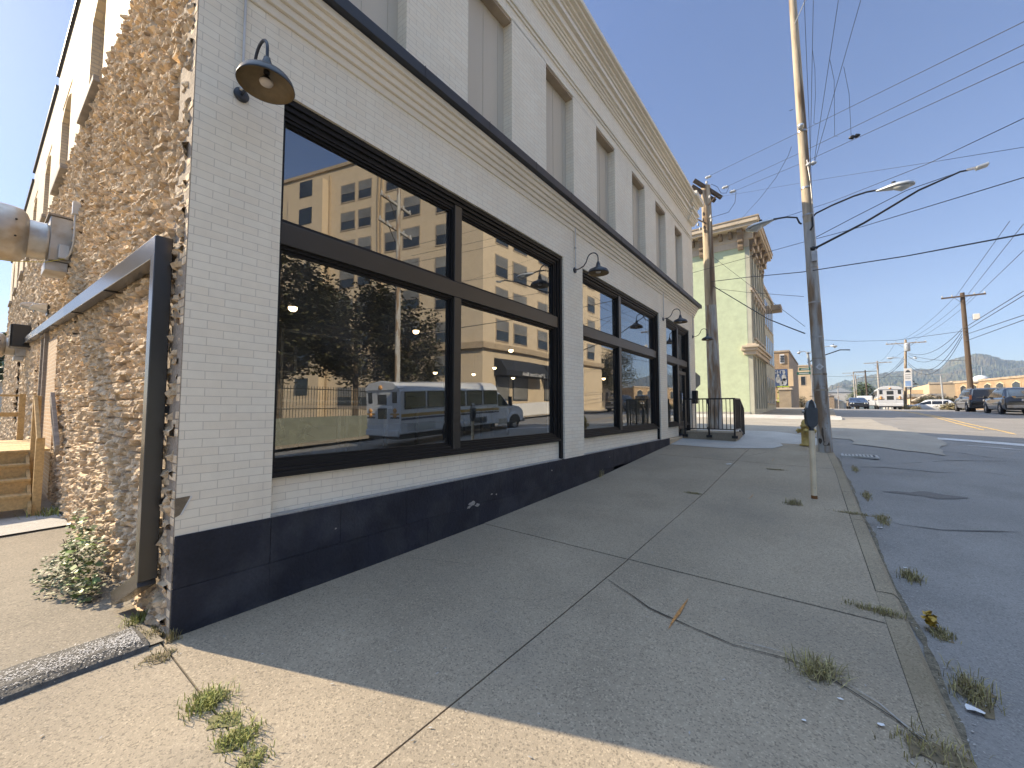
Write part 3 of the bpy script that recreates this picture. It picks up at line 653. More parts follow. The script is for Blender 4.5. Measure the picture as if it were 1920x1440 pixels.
# tan brick quoins at the very corner, toothed
mb = MB(); z = .0; k = 0; rnd = random.Random(2)
while z < 5.3:
    w3 = .14 if k % 2 else .07
    mb.cc = (rnd.uniform(1.05, 1.5),)*3; mb.box(-w3-rnd.uniform(0, .02), -.004, -rnd.uniform(.0, .012), .03, z+.006, z+.0585)
    z += .0632; k += 1
mb.cc = None; mb.build('corner_bricks', M['rough'], B, bevel=.003)
MB().box(-7.19, -8.72, -.02, .034, -.4, 2.9).build('door_side_infill', M['tan_infill'], B)
mb = MB(); mb.box(-9.75, -8.72, .02, .033, .9, 3.1); sd = mb.build('side_door', M['old_wood'], B)
mb = MB(); mb.box(-8.80, -8.72, -.07, .05, .9, 3.1); mb.box(-9.75, -9.67, -.05, .05, .9, 3.1); mb.box(-9.75, -8.72, -.071, .05, 3.1, 3.18); mb.build('door_jamb', M['old_wood'], sd)
# ---------------------------------------------------------------- gooseneck lamps
def goose(y, z, label, arm=.50, zz=None):
    t = thing('gooseneck_lamp', label, 'wall lamp', (0.004, y, z), 0, 'gooseneck lamps along the storefront')
    MB().lathe([(0, 0), (.055, 0), (.055, .014), (.03, .022), (0, .022)], (0, 0, 0), 20, 'X').build('wall_plate', M['lamp_out'], t)
    pts = [(0.02, 0, 0), (.10, 0, .005), (.19, 0, .04), (.24, 0, .10)]+[(.37-.11*math.cos(a), 0, .13+.115*math.sin(a)) for a in [math.pi*k/10 for k in range(1, 11)]]+[(.48, 0, .06)]
    MB().tube(pts, .011, 10).build('arm', M['lamp_out'], t)
    zc = .06
    out = [(0.0, 0), (.022, 0), (.026, -.02), (.036, -.045), (.040, -.075), (.055, -.095), (.105, -.125), (.16, -.150), (.178, -.175), (.187, -.205), (.190, -.218), (.187, -.2185)]
    inn = [(.187, -.218), (.183, -.205), (.173, -.177), (.155, -.155), (.10, -.131), (.05, -.102), (.0, -.10)]
    s = MB().lathe(out, (.48, 0, zc), 40, 'Z').build('shade', M['lamp_out'], t)
    MB().lathe(inn, (.48, 0, zc), 40, 'Z').build('shade_lining', M['lamp_in'], s)
    MB().lathe([(0, -.10), (.020, -.10), (.020, -.125), (.014, -.13), (.014, -.14), (.022, -.15), (.046, -.185)], (.48, 0, zc), 24).build('socket', M['plastic'], t)
    MB().lathe([(.044, -.183), (.046, -.19), (.040, -.203), (.02, -.209), (0, -.21)], (.48, 0, zc), 24).build('bulb', M['bulb'], t)
    return t
goose(.30, 4.13, 'large dark gooseneck lamp with tan inner shade beside the first big window')
goose(5.87, 4.19, 'gooseneck lamp on the white pier between the two big windows')
goose(11.14, 4.17, 'gooseneck lamp on the narrow pier left of the door bay')
goose(14.45, 4.11, 'farthest gooseneck lamp at the street corner in front of the green wall')
def conduit(name, pts, label, r=.011):
    o = MB().tube([wz(p) for p in pts], r, 8).build(name, M['conduit'], None); tag(o, label, 'conduit', 'thin metal conduits on the storefront')
    for p in pts[::1]: MB().lathe([(0, -.02), (r*1.5, -.02), (r*1.5, .02), (0, .02)], wz(p), 10, 'Y').build('coupling', M['galv'], o)
conduit('conduit', [(.025, .30, 9), (.025, .30, 4.17)], 'vertical conduit dropping to the first gooseneck lamp')
conduit('conduit', [(.035, .0, 5.30-.05), (.035, 1.5, 5.245), (.035, 3.3, 5.22), (.035, 5.87, 5.20), (.035, 9.0, 5.19), (.035, 11.14, 5.18), (.035, 14.45, 5.17)], 'long conduit running under the brick corbels of the storefront', .012)
conduit('conduit', [(.025, 5.87, 5.19), (.025, 5.87, 4.66), (.025, 5.87, 4.27)], 'vertical conduit dropping to the gooseneck lamp between the big windows')
conduit('conduit', [(.025, 11.14, 5.17), (.025, 11.14, 4.27)], 'vertical conduit dropping to the gooseneck lamp left of the door bay')
conduit('conduit', [(.025, 14.45, 5.15), (.025, 14.45, 4.25)], 'vertical conduit dropping to the farthest gooseneck lamp')
o = MB().box(0.003, .16, 14.15, 14.35, 1.75, 2.2).build('mailbox', M['black'], None, bevel=.01); tag(o, 'black letter box on the white pier beside the shop door', 'mailbox'); MB().box(.161, .167, 14.18, 14.32, 2.0, 2.03).build('letter_slot', M['rim'], o)
# ---------------------------------------------------------------- side wall fittings
t = thing('gutter_downspout', 'dark square downspout with long sloping pipe across the rough brick side wall', 'downspout', (0, 0, 0))
X0, X1, Ya, Yb = -.345, -.235, -.030, -.139
mb = MB(); mb.box(X0, X1, Yb, Ya, .36, 2.89); mb.build('vertical_pipe', M['pipe'], t, bevel=.006)
mb = MB(); a, b = (X1+.0, 2.89), (-14.2, 3.50); mb.hexa([(b[0], Yb+.001, b[1]-.15), (a[0]-.12, Yb+.001, a[1]-.16), (a[0]-.12, Ya-.001, a[1]-.16), (b[0], Ya-.001, b[1]-.15), (b[0], Yb+.001, b[1]), (a[0]-.001, Yb+.001, a[1]), (a[0]-.001, Ya-.001, a[1]), (b[0], Ya-.001, b[1])])
mb.build('sloping_pipe', M['pipe'], t, bevel=.006)
dirv = Vector((-.86, -.05, -.40)).normalized(); mb = MB(); p0 = Vector((-.27, (Ya+Yb)/2, .37)); mb.bar(p0, p0+dirv*.66, .106, .106, (0, 1, 0)); mb.build('outlet_elbow', M['pipe'], t, bevel=.005)
for z in (1.56, .88): mb = MB(); mb.box(-.30, -.24, Ya+.001, .04, z, z+.055); mb.build('strap', M['black'], t)
for k in range(5):
    x = -2.2-k*2.3; z = 2.89+.0437*(-x-.3)-.16; MB().box(x, x+.03, Yb-.003, .02, z-.012, z-.002).build('pipe_hanger', M['black'], t)
# exhaust fan duct
def fan(name, label, xc, zc, k=1.0, grp=None):
    t = thing(name, label, 'duct')
    mb = MB(); mb.box(xc-.30*k, xc+.28*k, -.27*k, .04, zc-.36*k, zc+.36*k); mb.build('wall_box', M['galv_dull'], t, bevel=.012)
    MB().box(xc-.30*k, xc+.26*k, -.30*k, -.05, zc-.52*k, zc-.37*k).build('lower_bracket', M['galv_dull'], t, bevel=.008)
    MB().box(xc-.33*k, xc+.31*k, -.30*k, -.01, zc+.362*k, zc+.39*k).build('box_lid', M['old_wood'], t)
    MB().lathe([(.30*k, -.271*k), (.305*k, -.30*k), (.30*k, -.31*k), (.30*k, -.50*k)], (xc, 0, zc-.02*k), 40, 'Y').build('collar', M['galv_dull'], t)
    MB().lathe([(.30*k, -.48*k), (.35*k, -.50*k), (.41*k, -.55*k), (.43*k, -.64*k), (.435*k, -.75*k), (.435*k, -1.9*k), (.40*k, -2.05*k), (.2*k, -2.12*k), (.01, -2.13*k)], (xc, 0, zc), 56, 'Y').build('fan_drum', M['galv_dull'], t)
    s = MB()
    for a, y in [(.3, -.62), (-.3, -.62), (.8, -.95), (-.75, -.92), (0, -.9)]:
        c = Vector((xc+.432*k*math.cos(a), y*k, zc+.432*k*math.sin(a))); s.lathe([(0, 0), (.014, 0), (.014, .008), (0, .01)], c, 8, 'X')
    s.build('rivets', M['black'], t)
    return t
fan('exhaust_duct', 'round galvanised exhaust fan duct joined to a metal box high on the side wall', -6.35, 4.32)
mb = MB(); mb.box(-6.06, -5.98, -.17, -.05, 4.0, 4.22); tag(mb.build('switch_box', M['conduit'], None, bevel=.01), 'small grey switch box on the side of the exhaust duct', 'switch box')
o = MB().tube([(-6.0, -.08, 4.02), (-5.8, -.06, 4.05), (-5.62, -.05, 4.15), (-5.56, -.05, 4.3), (-5.56, -.05, 4.62)], .014, 8).build('conduit', M['conduit']); tag(o, 'bent electrical conduit rising from the duct switch box on the rough wall', 'conduit')
MB().box(-5.61, -5.51, -.09, .0, 4.62, 4.82).build('junction_box', M['conduit'], o, bevel=.006)
o = MB().tube([(-6.4, -1.6, 3.90), (-6.3, -1.0, 3.84), (-6.2, -.6, 3.86), (-6.05, -.3, 3.9), (-6.0, -.1, 4.0)], .006, 6).build('cable', M['vent_yel']); tag(o, 'thin yellow cable looped under the exhaust duct', 'cable')
fan('exhaust_duct', 'smaller grey exhaust duct at the far end of the side wall', -14.6, 3.35, .8)
t = thing('utility_box', 'black metal box beside the far exhaust duct on the side wall', 'utility box', (-13.4, 0, 3.2)); MB().box(-.3, .3, -.35, .03, 0, .6).build('box_body', M['black'], t, bevel=.02); MB().box(-.31, .31, -.37, -.351, .02, .58).build('box_door', M['plastic'], t)
for i, (x, z, l) in enumerate([(-12.2, 4.15, 'flood light under the far window on the side wall, left one'), (-9.0, 3.62, 'flood light just above the sloping pipe on the rough side wall')]):
    t = thing('flood_light', l, 'flood light', (x, 0, z)); MB().box(-.16, .16, -.05, .03, -.12, .08).build('back_plate', M['black'], t, bevel=.01)
    MB().hexa([(-.17, -.28, 0), (.17, -.28, 0), (.17, -.05, -.06), (-.17, -.05, -.06), (-.17, -.25, .06), (.17, -.25, .06), (.17, -.05, .10), (-.17, -.05, .10)]).build('lamp_head', M['galv'], t, bevel=.01)
# wooden stair and landing
t = thing('wooden_stair', 'new yellow lumber steps and landing with railing at the side door', 'stair')
W0, W1 = -1.9, -.30
for k, (x, z) in enumerate([(-6.55, .93), (-6.27, .73), (-5.99, .53), (-5.71, .33)]):
    if k: MB().box(x-.30, x+.02, W0, W1, z-.038, z).build('tread', M['new_wood'], t, bevel=.004)
    MB().box(x-.035, x-.002, W0+.01, W1-.01, z-.205, z-.039).build('riser', M['new_wood'], t)
mb = MB()
for k in range(9): mb.box(-6.55-k*.142+.02, -6.55-(k+1)*.142+.026, W0, W1+.22, .893, .93)
mb.box(-7.85, -9.9, W0, W1+.22, .893, .93)
mb.build('deck_boards', M['new_wood'], t)
MB().hexa([(-6.6, W1-.038, .0), (-5.62, W1-.038, .05), (-5.62, W1, .05), (-6.6, W1, .0), (-6.6, W1-.038, .89), (-5.62, W1-.038, .16), (-5.62, W1, .16), (-6.6, W1, .89)]).build('stringer', M['new_wood'], t)
for x, z0, z1 in [(-6.58, .0, 1.80), (-5.72, -.02, 1.15), (-9.8, 0, 1.9)]: MB().box(x-.045, x+.045, W1+.005, W1+.095, z0, z1).build('post', M['new_wood'], t, bevel=.004)
for x, z0, z1 in [(-9.8, 0, 1.9), (-6.62, 0, .89)]: MB().box(x-.045, x+.045, W0-.1, W0-.01, z0, z1).build('post', M['new_wood'], t, bevel=.004)
for z in (1.84, 1.42): MB().box(-9.86, -9.82, W0-.1, W1+.1, z, z+.09 if z < 1.5 else z+.04).build('rail', M['new_wood'], t)
MB().bar((-6.6, W1+.03, 1.78), (-5.66, W1+.03, 1.12), .04, .09).build('handrail', M['new_wood'], t)
o = MB(); o.bar((-6.60, -.09, 1.80), (-5.55, -.09, .98), .05, .16); tag(o.build('leaning_board', M['old_wood'], None, bevel=.005), 'grey weathered board leaning against the wall beside the wooden stair', 'board')
sheet('stair_pad', fr(-10.5, -4.55, .5), fr(-4, -.02, .4), lambda x, y: T(x, y)+.02, M['pale_conc'])
# ---------------------------------------------------------------- plants
def leafcloud(mb, c, rx, ry, rz, n, s, rnd, flat=.5, tones=(.55, 1.6), shell=0, gap=None):
    for i in range(n):
        while True:
            p = Vector((rnd.uniform(-1, 1), rnd.uniform(-1, 1), rnd.uniform(-1, 1)))
            if p.length <= 1 and (p.length > shell or rnd.random() < .3): break
        q = Vector(c)+Vector((p.x*rx, p.y*ry, p.z*rz))
        if gap and mnoise.noise(q*gap) < -.08: continue
        a = rnd.uniform(0, 6.28); u = Vector((math.cos(a), math.sin(a), rnd.uniform(-.7, .7))).normalized(); v = u.cross(Vector((rnd.uniform(-.6, .6), rnd.uniform(-.6, .6), 1))).normalized()
        k = s*rnd.uniform(.6, 1.3); tl = rnd.uniform(*tones); mb.cc = (tl, tl*rnd.uniform(.9, 1.1), tl)
        mb.add([q-u*k, q-v*k*flat+u*k*.1, q+u*k, q+v*k*flat+u*k*.1], [(0, 1, 2, 3)])
    mb.cc = None
rnd = random.Random(21)
t = thing('ivy_bush', 'low leafy bush growing against the rough wall behind the downspout', 'bush', (-1.55, -.22, 0))
mb = MB()
for c, r in [((-.45, .0, .20), .22), ((-.15, .0, .22), .22), ((-.9, .06, .30), .13), ((-.2, -.14, .06), .22), ((.2, -.05, .06), .17), ((-.6, -.16, .05), .17), ((-1.2, .08, .45), .08)]: leafcloud(mb, c, r*1.25, r*.75, r, int(3300*r*r*2.4), .020, rnd, .62, (.5, 1.5))
mb.build('pale_leaves', M['leaf_pale'], t)
mb = MB()
for c, r in [((-.3, -.02, .30), .2), ((-.05, -.0, .30), .2), ((-.9, .05, .36), .15), ((.2, -.05, .12), .15)]: leafcloud(mb, c, r*1.2, r*.7, r, int(40), .032, rnd, .8, (1.2, 3.2))
mb.build('green_leaves', M['leaf'], t)
mb = MB()
for k in range(9): a = rnd.uniform(-.9, .3); mb.tube([(-.3+a*.2, 0, 0), (-.3+a*.5, -.03, .15), (-.3+a*.8, -.04+rnd.uniform(-.05, .03), .30+rnd.uniform(0, .06))], .003, 5)
mb.build('stems', M['bark'], t)
def tuft(x, y, label, n=90, h=.10, spread=.10, m='grass', f=T, sx=1, sy=1, wd=.0024, name='grass_tuft', lean=.9, seed=None):
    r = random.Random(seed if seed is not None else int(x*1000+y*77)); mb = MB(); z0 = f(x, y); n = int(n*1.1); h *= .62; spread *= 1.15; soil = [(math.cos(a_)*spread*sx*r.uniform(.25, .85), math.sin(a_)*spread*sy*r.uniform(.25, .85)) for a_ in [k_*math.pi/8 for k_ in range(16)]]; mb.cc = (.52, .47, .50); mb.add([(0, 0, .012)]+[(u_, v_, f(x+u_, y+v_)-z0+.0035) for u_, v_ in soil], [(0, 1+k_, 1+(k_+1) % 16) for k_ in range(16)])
    for i in range(n):
        bx, by = max(-1.15, min(1.15, r.gauss(0, .42)))*spread*sx*.8, max(-1.15, min(1.15, r.gauss(0, .42)))*spread*sy*.8; a = r.uniform(0, 6.28); l = h*r.uniform(.35, 1.2); o = l*lean*r.uniform(.2, 1.1)
        dx, dy = math.cos(a)*o, math.sin(a)*o; tx, ty = -math.sin(a)*wd, math.cos(a)*wd; hz = math.sqrt(max(.0004, l*l-o*o*.7))
        tl = r.uniform(.6, 1.5); mb.cc = (tl, tl, tl*r.uniform(.6, 1.1))
        bz = -.004
        mb.add([(bx-tx, by-ty, bz), (bx+tx, by+ty, bz), (bx+dx*.5+tx*.8, by+dy*.5+ty*.8, hz*.7), (bx+dx*.5-tx*.8, by+dy*.5-ty*.8, hz*.7), (bx+dx, by+dy, hz*.85)], [(0, 1, 2, 3), (3, 2, 4)])
    mb.cc = None
    o = mb.build(name, M[m]); o.location = (x, y, z0); tag(o, label, 'grass tuft'); return o
def pxT(px, py): p = onR(px, py, f=T); return p.x, p.y
def pxR(px, py): p = onR(px, py, f=R); return p.x, p.y
for px, lab, kw in [((388, 1322), 'bright green weed tuft in the sunlit joint below the building corner', dict(n=420, h=.10, spread=.13, m='grass_green')),
    ((446, 1392), 'second green weed tuft in the sunlit joint, nearest the camera', dict(n=300, h=.085, spread=.12, m='grass_green')),
    ((425, 1355), 'sparse green weeds between the two bright tufts in the joint', dict(n=110, h=.06, spread=.10, m='grass_green')),
    ((475, 1432), 'small weeds at the bottom edge of the sunlit joint', dict(n=120, h=.06, spread=.10, m='grass_green')),
    ((300, 1238), 'dry weeds on the slab beside the asphalt lip at the building corner', dict(n=120, h=.05, spread=.12, m='grass')),
    ((322, 1205), 'thin pale stalks at the foot of the navy corner', dict(n=50, h=.13, spread=.05, m='grass', lean=.4)),
    ((262, 1165), 'grass clump under the downspout outlet', dict(n=160, h=.13, spread=.12, m='grass_green')),
    ((290, 1190), 'straggly dry weeds between downspout and navy corner', dict(n=150, h=.09, spread=.14, m='grass')),
    ((100, 965), 'small weeds at the wall foot beside the wooden stair', dict(n=140, h=.22, spread=.35, m='grass_green', wd=.008)),
    ((1115, 893), 'dry brown weed against the navy base between the big windows', dict(n=260, h=.26, spread=.16, m='grass', lean=.5, wd=.006)),
    ((1535, 1262), 'large dry grass tuft growing from the sidewalk crack', dict(n=300, h=.17, spread=.16, m='grass', lean=1.1)),
    ((1645, 1148), 'low dry grass in the transverse joint near the curb', dict(n=260, h=.09, spread=.22, m='grass', sy=.4)),
    ((1300, 926), 'flat dry grass where two sidewalk joints cross', dict(n=180, h=.06, spread=.20, m='grass', sy=.4)),
    ((1487, 945), 'upright dry weed just left of the parking meter post', dict(n=140, h=.15, spread=.16, m='grass', lean=.6)),
    ((1600, 965), 'dry grass along the joint right of the parking meter', dict(n=160, h=.07, spread=.3, m='grass', sy=.3)),
    ((1455, 881), 'thin strip of dry grass in the sidewalk behind the meter', dict(n=120, h=.05, spread=.25, m='grass', sy=.3)),
    ((1750, 1415), 'dry grass at the near end of the long crack by the curb', dict(n=160, h=.10, spread=.2, m='grass'))]:
    x, y = pxT(*px); tuft(x, y, lab, f=T, **kw)
for px, lab, kw in [((1707, 1085), 'dry grass tuft in the gutter beside the curb, middle one', dict(n=260, h=.14, spread=.2, sx=.5)),
    ((1825, 1305), 'dry green grass tuft in the gutter nearest the camera', dict(n=300, h=.15, spread=.25, sx=.5)),
    ((1765, 1195), 'brown weed in the gutter under the yellow leaves', dict(n=200, h=.10, spread=.14, sx=.6)),
    ((1655, 975), 'dry grass in the gutter level with the parking meter', dict(n=260, h=.10, spread=.4, sx=.25)),
    ((1625, 930), 'thin dry grass in the gutter beyond the parking meter', dict(n=220, h=.08, spread=.5, sx=.15)),
    ((1603, 880), 'farthest strip of dry grass in the gutter before the drain', dict(n=200, h=.08, spread=.6, sx=.12))]:
    x, y = pxR(*px); tuft(x, y, lab, f=R, **kw)
x, y = pxR(1746, 1185); rnd = random.Random(4); mb = MB(); leafcloud(mb, (0, 0, .09), .035, .035, .055, 40, .028, rnd, .75, (.9, 1.4)); mb.tube([(0, 0, -.02), (0, 0, .12)], .003, 5)
o = mb.build('yellow_plant', mat('yellow leaves', (.38, .24, .03), .5, var=.3, vs=20, tone=False)); o.location = (x, y, R(x, y)); tag(o, 'small plant with yellow leaves growing in the gutter', 'plant')
for px, ff, lab, s in [((1650, 992), R, 'crumpled white paper in the gutter level with the meter', .035), ((1826, 1337), R, 'white paper scrap in the gutter nearest the camera', .045), ((1367, 872), T, 'flat white paper on the sidewalk joint', .06), ((1697, 1068), R, 'tiny white scrap at the gutter grass', .02), ((1652, 1369), T, 'small white stick on the shaded slab', .02), ((1508, 1360), T, 'small pale scrap on the slab near the sunlight edge', .012), ((1576, 1318), T, 'pale leaf scrap below the large grass tuft', .016)]:
    p = onR(*px, f=ff); mb = MB(); r = random.Random(int(px[0])); vs = [(math.cos(a)*s*r.uniform(.6, 1.2), math.sin(a)*s*r.uniform(.5, 1), r.uniform(.004, s*.5)) for a in [k*math.pi/4 for k in range(8)]]+[(0, 0, s*.4)]
    mb.add(vs, [(8, k, (k+1) % 8) for k in range(8)]); o = mb.build('paper_litter', M['litter']); o.location = (p.x, p.y, ff(p.x, p.y)+.006); tag(o, lab, 'litter')
rnd = random.Random(8); mb = MB()
for i in range(900):
    if rnd.random() < .6: y = rnd.uniform(-3, 13); x = cx(y)+.04+abs(rnd.gauss(0, .10)); ff = R
    else: x = rnd.uniform(-.3, 5.5); y = rnd.uniform(-1, 8); ff = T if x < cx(y)-.01 else R
    s = rnd.uniform(.002, .007); z = ff(x, y)+.006; a = rnd.uniform(0, 6); c, d = math.cos(a)*s*2, math.sin(a)*s*2
    mb.add([(x-c, y-d, z), (x+d*.4, y-c*.4, z+.001), (x+c, y+d, z+s*.5), (x-d*.4, y+c*.4, z+.002)], [(0, 1, 2, 3)])
tag(mb.build('scattered_leaf_litter', M['chip']), kind='stuff')
# ---------------------------------------------------------------- concrete landing and black railing at the shop door
t = thing('concrete_landing', 'grey concrete landing block in front of the shop door', 'landing')
MB().hexa([(.02, 12.85, .4), (1.52, 12.85, .4), (1.52, 14.05, .6), (.02, 14.05, .6), (.02, 12.85, .86), (1.52, 12.85, .86), (1.52, 14.05, .86), (.02, 14.05, .86)]).build('block', M['sidewalk'], t, bevel=.012)
MB().box(.02, 1.0, 14.051, 14.4, .6, .80).build('step', M['sidewalk'], t)
t = thing('black_railing', 'black metal railing with thin balusters round the concrete landing', 'railing')
def railrun(a, b, z, n, t, post=True, h=1.02, zb=None):
    a = Vector(a); b = Vector(b); z2 = z if zb is None else zb
    MB().bar((a.x, a.y, z+h), (b.x, b.y, z2+h), .045, .04).build('top_rail', M['black'], t)
    MB().bar((a.x, a.y, z+.10), (b.x, b.y, z2+.10), .035, .03).build('bottom_rail', M['black'], t)
    for k in range(1, n):
        p = a+(b-a)*k/n; zz = z+(z2-z)*k/n; MB().bar((p.x, p.y, zz+.10), (p.x, p.y, zz+h), .020, .020).build('baluster', M['black'], t)
yr = 12.83
railrun((.10, yr, 0), (1.50, yr, 0), .86, 13, t)
for x in (.10, .80, 1.50):
    MB().bar((x, yr, .72), (x, yr, 1.88), .045, .045).build('post', M['black'], t); MB().box(x-.08, x+.08, yr-.03, yr+.015, .70, .78).build('mount_plate', M['black'], t)
railrun((1.50, yr, 0), (1.50, 13.75, 0), .86, 8, t)
railrun((1.50, 13.78, 0), (1.50, 14.5, 0), .86, 6, t, zb=.55)
for y, z in ((13.76, .72), (14.5, .45)): MB().bar((1.50, y, z), (1.50, y, z+1.15 if y < 14 else 1.55), .045, .045).build('post', M['black'], t)
MB().tube([(1.53, 12.95, .93), (1.53, 13.6, .93), (1.53, 13.75, .86)], .012, 6).build('low_bar', M['galv'], t)
railrun((.50, 14.0, 0), (.50, 14.5, 0), .86, 3, t, zb=.55)
# ---------------------------------------------------------------- parking meter
p = onR(1527, 935, f=T); z0 = T(p.x, p.y); t = thing('parking_meter', 'dark grey parking meter on a tan painted post by the curb', 'parking meter', (p.x, p.y, z0), rad(20))
MB().tube([(0, 0, -.05), (0, 0, 1.06)], .040, 20).build('post', M['meter_post'], t)
MB().tube([(0, 0, .0), (0, 0, .05)], .0412, 20).build('rust_band', M['rust'], t)
MB().lathe([(.012, 0), (.012, .002), (0, .003)], (0, -.041, .17), 10, 'Y').build('bolt_hole', M['black'], t)
mb = MB(); mb.lathe([(.0, 1.04), (.030, 1.04), (.034, 1.07), (.030, 1.09), (.045, 1.12), (.03, 1.13)], (0, 0, 0), 20); mb.build('collar', M['meter'], t)
prof = [(-.045, 1.12), (.045, 1.12), (.075, 1.17), (.08, 1.24), (.075, 1.25), (.082, 1.27), (.082, 1.40), (.07, 1.42), (-.07, 1.42), (-.082, 1.40), (-.082, 1.27), (-.075, 1.25), (-.08, 1.24), (-.075, 1.17)]
MB().prism(prof, -.055, .055, 'Y').build('coin_box', M['meter'], t, bevel=.012)
dome = [(.068*math.cos(a), 1.42+.12*math.sin(a)) for a in [math.pi*k/14 for k in range(15)]]
MB().prism(dome, -.04, .04, 'Y').build('dome', M['lens'], t, bevel=.01)
rim = MB(); rim.tube([(0, -.043, 1.30), (.03, -.045, 1.36), (.034, -.045, 1.44), (.018, -.045, 1.52), (0, -.045, 1.545), (-.018, -.045, 1.52), (-.034, -.045, 1.44), (-.03, -.045, 1.36), (0, -.043, 1.30)], .012, 8); rim.prism([(0, 1.31), (.028, 1.37), (.03, 1.44), (.0, 1.53), (-.03, 1.44), (-.028, 1.37)], -.045, .045, 'Y'); rim.build('face_rim', M['meter'], t)
MB().lathe([(0, 0), (.022, 0), (.022, .035), (0, .035)], (-.12, 0, 1.36), 16, 'X').build('coin_knob', M['galv_dull'], t)
# ---------------------------------------------------------------- hydrant
hx, hy = 3.22, 12.9; t = thing('fire_hydrant', 'short yellow fire hydrant standing behind the parking meter', 'fire hydrant', (hx, hy, T(hx, hy)))
MB().lathe([(.0, 0), (.16, 0), (.16, .04), (.12, .05), (.115, .50), (.135, .51), (.135, .55), (.115, .56), (.11, .62), (.08, .69), (.03, .72), (.03, .76), (0, .76)], (0, 0, 0), 28).build('barrel', M['hydrant'], t)
for ax, s in (('X', 1), ('X', -1), ('Y', -1)): MB().lathe([(0, .10*s), (.055, .10*s), (.055, .17*s), (.068, .17*s), (.068, .20*s), (.02, .215*s), (.02, .235*s), (0, .235*s)], (0, 0, .40), 16, ax).build('outlet_cap', M['hydrant'], t)
# ---------------------------------------------------------------- utility poles, luminaires
def insul(c, m='wire_lt', s=1, par=None): return MB().lathe([(0, 0), (.02*s, 0), (.05*s, .03*s), (.03*s, .05*s), (.055*s, .08*s), (.03*s, .11*s), (.035*s, .13*s), (0, .15*s)], c, 10).build('insulator', M[m], par)
def cobra(name_t, a, b, t, s=1.0):
    # luminaire head between a (arm end) and b (tip)
    a = Vector(a); b = Vector(b); d = (b-a); L = d.length; d.normalize(); l = Vector((0, 0, 1)).cross(d).normalized(); u = d.cross(l)
    rows = [(0, .035, .03), (.12, .06, .05), (.35, .13, .085), (.6, .175, .10), (.85, .16, .085), (.97, .09, .05), (1, .02, .015)]; mb = MB(); n = 16
    for tt, wd, h in rows:
        for k in range(n): an = 2*math.pi*k/n; hh = h if math.sin(an) > 0 else h*.35; mb.v.append(tuple(a+d*(L*tt)+l*(wd*s*math.cos(an))+u*(hh*s*math.sin(an))))
    for i in range(len(rows)-1):
        for k in range(n): k2 = (k+1) % n; mb.f.append((i*n+k, i*n+k2, (i+1)*n+k2, (i+1)*n+k)); mb.s.append(True); mb.c.append(None)
    hd = mb.build('luminaire', M['lum'], t); rows = [(.42, .05, .01), (.5, .12, .05), (.66, .14, .10), (.82, .11, .06), (.9, .03, .01)]; mb = MB()
    for tt, wd, h in rows:
        for k in range(n): an = 2*math.pi*k/n; hh = -.02 if math.sin(an) > 0 else -h; mb.v.append(tuple(a+d*(L*tt)+l*(wd*s*math.cos(an))+u*(s*(-.015+(hh*abs(math.sin(an)))))))
    for i in range(len(rows)-1):
        for k in range(n): k2 = (k+1) % n; mb.f.append((i*n+k, i*n+k2, (i+1)*n+k2, (i+1)*n+k)); mb.s.append(True); mb.c.append(None)
    mb.build('lens', M['lens'], hd); MB().lathe([(0, 0), (.04*s, 0), (.04*s, .07*s), (0, .08*s)], a+d*L*.45+u*.07*s, 12).build('photocell', M['plastic'], hd)
    return hd
bp = Vector((3.62, 12.1, T(3.6, 12.1))); top = Vector((3.30, 12.15, 14.2))
t = thing('utility_pole', 'tall leaning utility pole with street lights rising beside the hydrant', 'utility pole', (0, 0, 0))
def onpole(z): return bp+(top-bp)*((z-bp.z)/(top.z-bp.z))
def prad(z): return .152-.0055*(z-bp.z)
mb = MB(); mb.tube([onpole(bp.z-.3)]+[onpole(z) for z in (1.2, 2.5, 4, 5.6, 6.4)], [prad(z) for z in (bp.z, 1.2, 2.5, 4, 5.6, 6.4)], 24); mb.build('lower_shaft', M['pole_grey'], t)
mb = MB(); mb.tube([onpole(z) for z in (6.4, 8, 10, 12, 14.2)], [prad(z) for z in (6.4, 8, 10, 12, 14.2)], 24); mb.build('upper_shaft', M['pole'], t)
for z in (2.05, 2.45, 2.85, 3.4, 4.3, 5.2): mb = MB(); c = onpole(z); mb.tube([c-Vector((0, 0, .018)), c+Vector((0, 0, .018))], prad(z)+.006, 24); mb.build('steel_band', M['galv_dull'] if z > 2.7 else M['pole'], t)
for z in (6.62, 7.35, 8.9): mb = MB(); c = onpole(z); mb.tube([c-Vector((0, 0, .02)), c+Vector((0, 0, .02))], prad(z)+.01, 24); mb.build('clamp_band', M['galv'], t)
c = onpole(8.95); MB().lathe([(0, 0), (.05, 0), (.05, .06), (.07, .08), (.07, .14), (0, .15)], (c.x-.02, c.y-.19, c.z-.08), 14).build('pole_fitting', M['galv'], t)
mb = MB(); ps = [(8.05, .06), (7.4, .10), (6.4, .11), (5.6, .10)]; mb.tube([onpole(z)+Vector((dx, -prad(z)-.012, 0)) for z, dx in ps], .014, 8); mb.build('riser_conduit', M['galv'], t)
c = onpole(5.42); MB().box(c.x+.0, c.x+.13, c.y-.24, c.y-.13, c.z-.1, c.z+.16).build('small_box', M['galv_dull'], t, bevel=.01)
c = onpole(2.63); 
dia = MB(); dia.prism([(c.x+.01+dx, c.z+dz) for dx, dz in ((-.085, 0), (0, -.09), (.085, 0), (0, .09))], c.y-.157, c.y-.152, 'Y'); dg = dia.build('number_tag', M['white'], t)
MB().prism([(c.x+.01+.035*math.cos(a), c.z+.035*math.sin(a)) for a in [k*math.pi/6 for k in range(12)]], c.y-.159, c.y-.1572, 'Y').build('tag_emblem', M['pole_grey'], dg)
